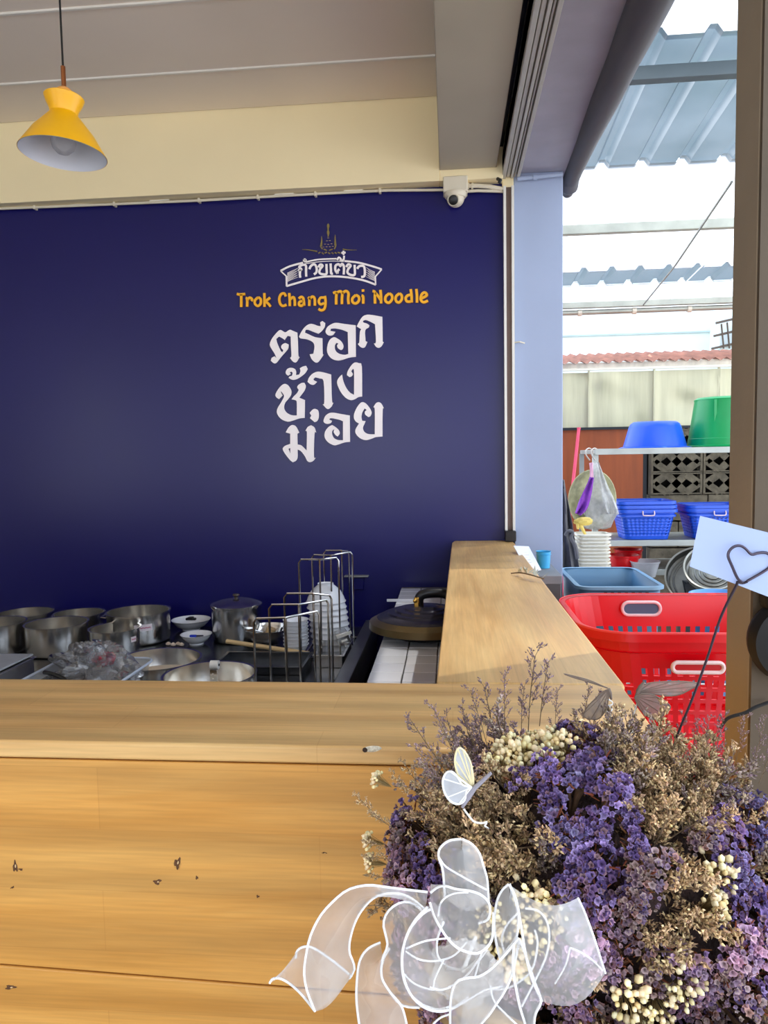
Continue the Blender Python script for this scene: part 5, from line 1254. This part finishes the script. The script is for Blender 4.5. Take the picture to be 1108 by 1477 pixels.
SEED = {'T': [(690,1170),(720,1190),(620,1160),(575,1180),(870,1040),(905,1100),(650,1080),(600,1135),(560,1160),(640,1195),(690,1220),(735,1245),(780,1290),(960,1110),(1020,1150),(1060,1110),(930,1070),(1000,1200),(960,1160),(1090,1090),(1010,1090),(970,1230),(560,1300),(1000,1310),(1020,1330)],
        'C': [(762,1078),(798,1088),(745,1095),(545,1228),(552,1255),(1015,1262),(1035,1290),(925,1432),(965,1445),(990,1425),(905,1440),(775,1300),(800,1050)],
        'V': [(712,1040),(842,1090),(868,1125),(800,1190),(885,1175),(770,1160),(830,1245),(905,1225),(745,1030),(850,1050),(592,1165),(635,1235),(860,1290),(1095,1165),(1085,1290),(1100,1330),(1060,1240),(790,1125),(910,1260),(730,1150),(1090,1420)],
        'P': [(575,1205),(600,1275),(690,1125),(950,1330),(905,1345),(930,1385),(875,1385),(1000,1360),(980,1390),(1045,1400),(1080,1450),(835,1460),(1035,1215),(560,1330),(1020,1450),(890,1310),(950,1290),(590,1250),(1050,1350)],
        'M': [(700,1010),(660,1050),(620,1100),(840,1010),(900,1020),(740,1000),(1080,1060),(680,1090)]}
for k, ps in SEED.items():
    for p in ps: seeds.append((k, hit(*p)))
N = 600; rnd = random.Random(5); cnt = {}
parts_pos = []
def orient(n_, spin, s=1.0, lean=0.0):
    z = (n_+Vector((rnd.gauss(0,lean),rnd.gauss(0,lean),rnd.gauss(0,lean)))).normalized(); x = z.orthogonal().normalized(); x.rotate(Matrix.Rotation(spin,3,z)); y = z.cross(x)
    return Matrix((x*s, y*s, z*s)).transposed().to_4x4()
tocam = (EYE-BC).normalized()
for i in range(N):
    zz = 1-2*(i+.5)/N; a = i*2.399963; rr = math.sqrt(1-zz*zz); u = Vector((rr*math.cos(a), rr*math.sin(a), zz))
    if u.z < -.72: continue
    p = BC+Vector((u.x*BR.x, u.y*BR.y, u.z*BR.z)); n_ = Vector((u.x/BR.x, u.y/BR.y, u.z/BR.z)).normalized()
    vis = n_.dot((EYE-p).normalized()) > -.25
    if not vis and i % 2: continue
    k = min(seeds, key=lambda s_: (s_[1]-p).length*(.92 if s_[0] in 'TM' else 1))[0] if vis else rnd.choice('VPTTP')
    jit = Vector((rnd.gauss(0,.003), rnd.gauss(0,.003), rnd.gauss(0,.003)))
    if vis and k in 'VP' and rnd.random() < .13: k = 'T'
    depth = rnd.uniform(-.020, .004)
    if k in 'VP':
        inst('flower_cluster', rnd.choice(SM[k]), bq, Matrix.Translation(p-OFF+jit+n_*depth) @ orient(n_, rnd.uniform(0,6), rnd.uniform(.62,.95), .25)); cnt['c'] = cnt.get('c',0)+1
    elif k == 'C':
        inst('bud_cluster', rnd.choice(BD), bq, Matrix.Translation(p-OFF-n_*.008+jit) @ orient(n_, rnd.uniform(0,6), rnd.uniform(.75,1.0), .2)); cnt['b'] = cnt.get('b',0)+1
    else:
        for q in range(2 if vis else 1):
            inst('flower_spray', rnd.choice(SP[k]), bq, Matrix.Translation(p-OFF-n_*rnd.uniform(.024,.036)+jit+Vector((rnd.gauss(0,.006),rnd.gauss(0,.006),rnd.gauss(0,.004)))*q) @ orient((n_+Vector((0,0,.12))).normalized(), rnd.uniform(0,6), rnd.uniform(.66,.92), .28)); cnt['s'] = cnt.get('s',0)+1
print('bouquet parts', cnt)
# sprigs that stand out of the outline, at their tips in the photograph
def sprig(px, py, bx, by, Y, me, s_=1.0):
    tip = at(px, py, 1, Y); base = at(bx, by, 1, Y-.01); d = tip-base; L = d.length
    z = d.normalized(); x = z.orthogonal().normalized(); x.rotate(Matrix.Rotation(rnd.uniform(0,6),3,z)); y = z.cross(x); k = L/(.085*1.45)*s_
    M = Matrix.Translation(base+d*.33-OFF) @ Matrix((x*k, y*k, z*k)).transposed().to_4x4()
    inst('flower_sprig', me, bq, M)
for a in ((697,985,715,1080,.72),(730,978,728,1070,.73),(772,948,762,1060,.74),(792,950,778,1050,.75),(757,985,752,1060,.72),(850,988,838,1060,.76),(868,1000,850,1070,.76),(680,1002,705,1085,.70),(805,1000,800,1070,.74),(915,1030,905,1100,.75),
          (625,1025,665,1110,.66),(590,1035,650,1120,.66),(645,1040,675,1120,.68),(595,1075,650,1140,.64),(665,1015,690,1090,.69),(1020,1045,1010,1120,.72),(960,1040,955,1110,.74),(1045,1030,1030,1110,.74),(1075,1040,1060,1110,.72),(1100,1045,1085,1120,.70),(1120,1060,1095,1130,.70),(985,1030,975,1100,.75),(1005,1050,990,1120,.74),(1035,1050,1020,1120,.72)):
    sprig(*a, me=rnd.choice(LONG))
for a in ((508,1145,560,1190,.60),(520,1235,570,1240,.56),(522,1210,565,1225,.57),(530,1170,575,1200,.58),(560,1110,600,1160,.62),(575,1095,620,1150,.62),(526,1260,575,1270,.56)):
    sprig(*a, me=SP['T'][0], s_=1.1)
for a in ((545,1215),(548,1245),(556,1130),(840,1060),(893,1140)):
    p = hit(*a); inst('bud_cluster', BD[1], bq, Matrix.Translation(p-OFF+(p-BC).normalized()*.004) @ orient((p-BC).normalized(), 1.0, .55))
# inner mass of stems, basket
def core(r, z, a, j): return r*(1+.05*math.sin(a*13+j*2)+.04*math.sin(a*29+j))
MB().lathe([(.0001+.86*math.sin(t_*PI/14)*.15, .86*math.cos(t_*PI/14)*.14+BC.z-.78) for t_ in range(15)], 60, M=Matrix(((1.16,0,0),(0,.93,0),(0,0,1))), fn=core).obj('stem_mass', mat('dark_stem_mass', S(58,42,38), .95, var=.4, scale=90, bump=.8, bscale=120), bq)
mb = MB()
def weave(r, z, a, j): return r+.0022*math.sin(a*36+PI*(j//3))*(1 if j%3 == 1 else .2)
prof = []
for j in range(66):
    z = .0+.30*j/65; prof.append((.125+.045*(z/.30)+(.002 if j%3 == 1 else -.001), z))
wv = MB().lathe(prof, 144, fn=weave).obj('woven_basket', mat('tan_wicker', S(176,146,100), .7, var=.25, scale=50), bq)
MB().tube([(.172*math.cos(a), .172*math.sin(a), .30) for a in [2*PI*k/48 for k in range(48)]], .006, 8, closed=True).obj('basket_rim', bpy.data.materials['tan_wicker'], bq)
MB().lathe([(.0001,.002),(.120,.002),(.124,.012),(.0001,.012)], 36).obj('basket_base', bpy.data.materials['tan_wicker'], bq)
st = thing('round_stool', 'small round wooden stool under the flower basket, below the picture', 'stool', (BC.x, BC.y-.02, 0))
MB().lathe([(.0001,.75),(.165,.75),(.17,.755),(.17,.775),(.165,.78),(.0001,.78)], 40).obj('seat', M_pale_wood, st)
for k in range(4):
    a = PI/4+k*PI/2; MB().tube([(.12*math.cos(a),.12*math.sin(a),.75),(.15*math.cos(a),.15*math.sin(a),0)], .014, 10).obj('leg', M_pale_wood, st)
# wood-ring pale stem bits showing at left under flowers
# ================================================================ RIBBON BOW
rb = thing('ribbon_bow', 'big white organza bow with wired edges tied on the front left of the bouquet', 'bow', (0,0,0))
z5 = lambda u, v: (380+u/4.2615, 1180+v/4.2615)
z6 = lambda u, v: (620+u/3.957, 1180+v/3.957)
z1 = lambda u, v: (380+u/2.131, 1180+v/2.131)
def depthf(ys, t):
    k = t*(len(ys)-1); i = min(int(k), len(ys)-2); f = k-i; f = f*f*(3-2*f); return ys[i]*(1-f)+ys[i+1]*f
def resample(pts, n):
    P = crom([(x,y,0) for x,y in pts], 8); L = [0]
    for a, b in zip(P[:-1], P[1:]): L.append(L[-1]+(b-a).length)
    out = []; j = 0
    for i in range(n+1):
        s_ = L[-1]*i/n
        while j < len(L)-2 and L[j+1] < s_: j += 1
        f = (s_-L[j])/max(1e-9, L[j+1]-L[j]); v = P[j].lerp(P[j+1], min(1,f)); out.append((v.x, v.y))
    return out
def ribbon(A, B, ya, yb, bulge=.0, name='ribbon_loop', n=28, m=8, wires=(1,1), wr=.0008):
    A_ = resample(A, n); B_ = resample(B, n)
    PA = [at(x,y,1,depthf(ya,i/n)) for i,(x,y) in enumerate(A_)]; PB = [at(x,y,1,depthf(yb,i/n)) for i,(x,y) in enumerate(B_)]
    rows = []
    for i in range(n+1):
        rows.append([PA[i].lerp(PB[i], k/m)+Vector((0, -bulge*math.sin(PI*k/m), 0)) for k in range(m+1)])
    o_ = MB().grid(rows).obj(name, M_organza, rb, fixn=False, ang=80)
    if wires[0]: MB().tube(PA, wr, 6).obj('wired_edge', M_wire_edge, o_)
    if wires[1]: MB().tube(PB, wr, 6).obj('wired_edge', M_wire_edge, o_)
    return o_
def wire(pts, ys, par, r=.0006):
    Q = resample(pts, 30); MB().tube([at(x,y,1,depthf(ys,i/30)) for i,(x,y) in enumerate(Q)], r, 6).obj('wired_edge', M_wire_edge, par)
Z = lambda f, L_: [f(*p) for p in L_]
# left arching loop and its folded tail
r1 = ribbon(Z(z5,[(1010,455),(880,440),(760,425),(640,412),(520,440),(430,510),(350,600),(290,720),(262,840),(250,950),(268,1060),(318,1188)]),
       Z(z5,[(990,560),(920,500),(840,465),(760,465),(680,490),(610,560),(560,650),(530,760),(530,830),(550,880),(560,930),(530,985)]), [.475,.455,.44,.445], [.485,.465,.455,.46], .008)
r1t = ribbon(Z(z5,[(545,975),(430,880),(310,800),(245,792),(205,820),(200,862)]), Z(z5,[(318,1188),(240,1090),(165,1020),(100,985),(55,990),(38,1015)]), [.46,.468,.475,.47], [.445,.455,.462,.458], .004, 'ribbon_tail')
# small inner left loop and lower left tail
r2 = ribbon(Z(z5,[(985,580),(920,525),(840,520),(765,575),(738,650),(755,730),(762,790),(730,870),(725,970),(770,1060),(850,1150),(960,1165)]),
       Z(z5,[(1030,560),(990,580),(930,640),(885,720),(855,810),(850,890),(860,980),(890,1060),(930,1110),(980,1150),(1040,1170),(1090,1180)]), [.475,.462,.455,.46,.465], [.46,.45,.44,.445,.45], .0)
r4 = ribbon(Z(z5,[(720,765),(640,805),(592,880),(575,1000),(573,1130),(592,1290)]), Z(z5,[(775,800),(732,880),(728,980),(775,1065),(850,1160),(885,1290)]), [.47,.455,.445,.44], [.462,.45,.448,.45], .010, 'ribbon_tail')
# large round lower loop
r3 = ribbon([(617,1308),(598,1328),(585,1354),(580,1382),(582,1408),(591,1432),(606,1449),(626,1458),(650,1456),(676,1438)],
       [(640,1330),(632,1350),(630,1365),(632,1380),(640,1390),(650,1396),(664,1398),(678,1394),(690,1386),(702,1370)], [.452,.44,.432,.435,.445], [.47,.475,.475,.47,.465], -.012)
wire([(582,1404),(600,1420),(630,1428),(655,1420),(675,1405),(692,1382)], [.45,.455,.45], r3); wire([(585,1372),(605,1384),(630,1386),(655,1378),(672,1360)], [.455,.46,.455], r3)
wire([(586,1368),(615,1357),(650,1353)], [.45,.46], r3, .0006); wire([(640,1385),(628,1410),(625,1425)], [.45,.452], r3, .0006)
# mouth of the central loop
r5 = ribbon(Z(z6,[(5,425),(45,395),(90,388),(150,405),(225,415),(292,438),(335,480),(345,530),(330,580),(278,600)]),
       Z(z6,[(0,480),(25,560),(60,625),(100,685),(150,735),(205,762),(270,772),(325,740),(355,690),(362,610)]), [.452,.445,.44,.437,.445], [.445,.430,.424,.428,.44], -.014)
wire(Z(z6,[(48,560),(60,490),(95,450),(150,428),(220,424)]), [.448,.445,.442], r5)
# tongue that stands up behind it
r6 = ribbon(Z(z6,[(180,120),(110,130),(60,170),(50,220),(70,280),(80,350),(85,450)]), Z(z6,[(184,120),(240,148),(282,200),(305,270),(325,340),(332,410),(335,480)]), [.462,.455,.45,.455], [.462,.465,.468,.46], .012)
wire(Z(z6,[(50,220),(90,275),(170,325),(250,370),(325,410)]), [.446,.45,.455], r6)
wire(Z(z6,[(362,540),(360,640),(345,710),(300,760),(258,905)]), [.44,.438,.445], r5)
# right loops
r7 = ribbon(Z(z6,[(455,380),(492,460),(520,610),(550,790),(588,930),(640,1045)]), Z(z6,[(845,455),(880,530),(915,620),(950,720),(978,810),(1002,885)]), [.445,.43,.428,.44], [.455,.445,.44,.45], .014)
MB().tube([at(*z6(x,y),1,.447) for x,y in ((455,380),)]+[at(*z6(x,y),1,.447) for x,y in ((460,384),)], .001, 4).obj('wired_edge', M_wire_edge, r7)
wire(Z(z6,[(800,740),(860,765),(930,812),(985,868)]), [.44,.442,.448], r7); wire(Z(z6,[(545,515),(620,530),(668,590),(682,690),(660,800),(600,930),(525,1075)]), [.437,.434,.436], r7)
wire(Z(z6,[(800,740),(775,840),(715,945)]), [.44,.445], r7, .0005)
r8 = ribbon(Z(z6,[(450,380),(415,410),(385,470),(370,560),(372,660),(385,740),(400,800)]), Z(z6,[(455,380),(485,460),(505,540),(505,620),(490,690),(450,740),(400,800)]), [.445,.455,.46,.455], [.445,.45,.45,.455], .01)
wire(Z(z6,[(500,545),(440,610),(410,690),(425,765)]), [.448,.452,.455], r8)
wire(Z(z6,[(600,640),(615,720),(585,860),(510,935),(430,975),(345,975)]), [.44,.438,.445], r8)
# lower panels hanging out of the picture
r9 = ribbon(Z(z6,[(118,1290),(118,1060),(145,945),(200,915),(280,905),(350,862),(430,780),(510,685)]), Z(z6,[(230,1290),(290,1180),(340,1120),(380,1060),(420,1000),(455,930),(480,850),(510,690)]), [.445,.43,.425,.43,.445], [.435,.425,.425,.43,.45], .008, 'ribbon_tail')
r10 = ribbon(Z(z6,[(512,690),(560,820),(600,940),(635,1045),(600,1130),(590,1290)]), Z(z6,[(480,720),(475,850),(490,960),(515,1080),(545,1180),(560,1290)]), [.448,.44,.437,.44], [.43,.428,.425,.43], .006, 'ribbon_tail')
r11 = ribbon(Z(z6,[(200,918),(300,905),(400,850),(480,760)]), Z(z6,[(150,1290),(300,1290),(430,1290),(545,1260)]), [.445,.44,.44,.445], [.44,.435,.435,.44], .01, 'ribbon_tail', wires=(0,0))
wire(Z(z6,[(345,950),(365,1040),(430,1115),(510,1190)]), [.432,.43,.43], r11); wire(Z(z6,[(150,1080),(230,1030),(320,980),(420,960)]), [.43,.428], r11, .0005)
wire(Z(z6,[(0,965),(60,980),(120,965)]), [.44,.44], r3); wire(Z(z6,[(0,1085),(60,1090),(115,1075)]), [.44,.44], r3); wire(Z(z6,[(20,1175),(60,1140),(112,1120)]), [.44,.44], r3)
kn = at(668, 1400, 1, .480)
MB().grid([[ (x+kn.x, y+kn.y, z+kn.z) for x,y,z in r] for r in crumple(1, (.022,.014,.020), 31, 18, .5)]).obj('ribbon_knot', M_organza, rb)
MB().tube([kn+Vector((0,.0,0)), kn+Vector((.01,.05,-.01))], .0015, 6).obj('tie_wire', M_wire_edge, rb)

# ================================================================ BUTTERFLY PICKS, CARD CLIP
zz2 = lambda u, v, s_=3.4625, o_=(500,930): (o_[0]+u/s_, o_[1]+v/s_)
zz3 = lambda u, v: (780+u/3.378, 960+v/3.378)
def wing(parent, pts, Yf, m, f, vein_m, root=None, name='wing', nv=6, vr=.0005):
    P = [f(*p) for p in pts]; Q = crom([(x,y,0) for x,y in P], 4, closed=True)
    W_ = [at(v.x, v.y, 1, Yf(v.x)) for v in Q]
    o_ = MB().prism(W_, (0,.0004,0)).obj(name, m, parent, smooth=False)
    MB().tube(W_, vr*1.3, 5, closed=True).obj('wing_edge', vein_m, o_)
    r0 = W_[0] if root is None else at(*f(*root), 1, Yf(f(*root)[0]))
    mb = MB(); n = len(W_)
    for k in range(1, nv+1): mb.tube([r0, W_[int(k*n/(nv+1))]], vr, 4)
    mb.obj('wing_veins', vein_m, o_)
    return o_
bt1 = thing('butterfly_pick', 'small white filigree butterfly on a wire in front of the purple statice', 'butterfly', (0,0,0))
Y0 = .505
M_pearl = mat('pearl_vein', S(236,238,236), .4, var=.05)
wing(bt1, [(632,712),(600,705),(560,660),(541,590),(548,535),(566,515),(598,545),(625,610)], lambda x: Y0+.004, M_wing_w, zz2, mat('yellow_white_vein', S(238,226,180), .4), vr=.0006)
wing(bt1, [(625,712),(600,725),(590,775),(560,795),(520,782),(488,735),(480,680),(497,640),(525,634),(550,655),(580,700)], lambda x: Y0, M_wing_w, zz2, M_pearl, vr=.0006)
MB().tube([at(*zz2(u,v),1,Y0+.002) for u,v in ((578,812),(605,760),(640,715),(722,640))], [.0010,.0024,.0018,.0012], 8).obj('body', mat('grey_butterfly_body', S(150,146,156), .5), bt1)
MB().tube(crom([at(*zz2(u,v),1,Y0+.004) for u,v in ((585,820),(615,860),(640,885),(680,890),(700,885),(690,905))], 4)+[hit(705,1195)], .0007, 6).obj('wire', M_pearl, bt1)
M_smoke = mat('smoke_brown_vein', S(112,96,84), .6)
bt2 = thing('butterfly_pick', 'smoky translucent butterfly in front of the counter arm corner', 'butterfly', (0,0,0))
wing(bt2, [(330,112),(300,98),(240,72),(180,55),(112,40),(170,62),(240,80)], lambda x: .735, M_wing, zz3, M_smoke, nv=3, vr=.0004)
wing(bt2, [(332,118),(300,130),(262,165),(225,205),(208,245),(245,262),(285,258),(318,215),(330,165)], lambda x: .73, M_wing, zz3, M_smoke, vr=.0004)
MB().tube([at(*zz3(u,v),1,.732) for u,v in ((332,112),(338,135),(345,165))], [.0014,.002,.001], 8).obj('body', M_smoke, bt2)
bt3 = thing('butterfly_pick', 'larger smoky butterfly with spread wings in front of the red laundry basket', 'butterfly', (0,0,0))
wing(bt3, [(470,130),(490,98),(540,84),(620,78),(700,78),(775,90),(730,115),(680,140),(620,148),(560,140)], lambda x: .735, M_wing, zz3, M_smoke, nv=8, vr=.0005)
wing(bt3, [(462,150),(520,138),(580,158),(632,200),(600,240),(555,262),(510,240),(478,200)], lambda x: .73, M_wing, zz3, M_smoke, nv=7, vr=.0005)
MB().tube([at(*zz3(u,v),1,.732) for u,v in ((505,78),(485,105),(460,160))], [.001,.0022,.0012], 8).obj('body', M_smoke, bt3)
def spring(parent, x0, y0, x1, y1, Y, turns, r):
    a = at(x0,y0,1,Y); b = at(x1,y1,1,Y); d = (b-a); z = d.normalized(); x = z.orthogonal().normalized(); y = z.cross(x); n = turns*10
    MB().tube([a+d*(i/n)+(x*math.cos(i*2*PI/10)+y*math.sin(i*2*PI/10))*r for i in range(n+1)], .0006, 5).obj('spring', M_pearl, parent)
spring(bt2, 881, 1008, 870, 1088, .733, 9, .0028); spring(bt3, 912, 1040, 897, 1108, .733, 8, .0028)
MB().tube([at(881,1008,1,.733), at(*zz3(345,165),1,.733)], .0006, 5).obj('wire', M_pearl, bt2)
MB().tube([at(912,1040,1,.733), at(*zz3(470,180),1,.733)], .0006, 5).obj('wire', M_pearl, bt3)
# card with heart-shaped wire clip
YC_ = .60
cs_ = [at(1010,744,1,YC_+.012), at(1165,782,1,YC_-.01), at(1150,877,1,YC_-.01), at(995,817,1,YC_+.012)]
nn = (cs_[1]-cs_[0]).cross(cs_[3]-cs_[0]).normalized()
tag(MB().prism(cs_, nn*.0007).obj('greeting_card', mat('blue_white_card', S(176,194,236), .6, var=.02), smooth=False), 'blank bluish white card held up by a heart-shaped wire clip', 'card')
hcp = thing('card_clip', 'thin dark wire with a heart-shaped loop holding the blank card', 'clip', (0,0,0))
h6 = lambda u, v: (950+u/7.0127, 720+v/7.0127)
hp_ = [(850,845),(800,800),(745,680),(705,580),(720,520),(770,478),(830,472),(880,500),(940,558),(1010,545),(1085,542),(1135,570),(1145,630),(1110,700),(1010,765),(895,830)]
hb = MB().tube(crom([at(*h6(u,v),1,YC_-.004) for u,v in hp_], 4), .0011, 6).obj('heart_loop', mat('dark_purple_wire', S(72,62,76), .35, .5), hcp)
MB().tube(crom([at(*h6(u,v),1,YC_-.002) for u,v in ((900,832),(850,850),(800,838))]+[at(1062,845,1,YC_), at(1040,890,1,.62), at(1020,950,1,.64), at(998,1010,1,.66), at(978,1058,1,.68), at(965,1100,1,.69)], 4), .0011, 6).obj('stem_wire', bpy.data.materials['dark_purple_wire'], hcp)
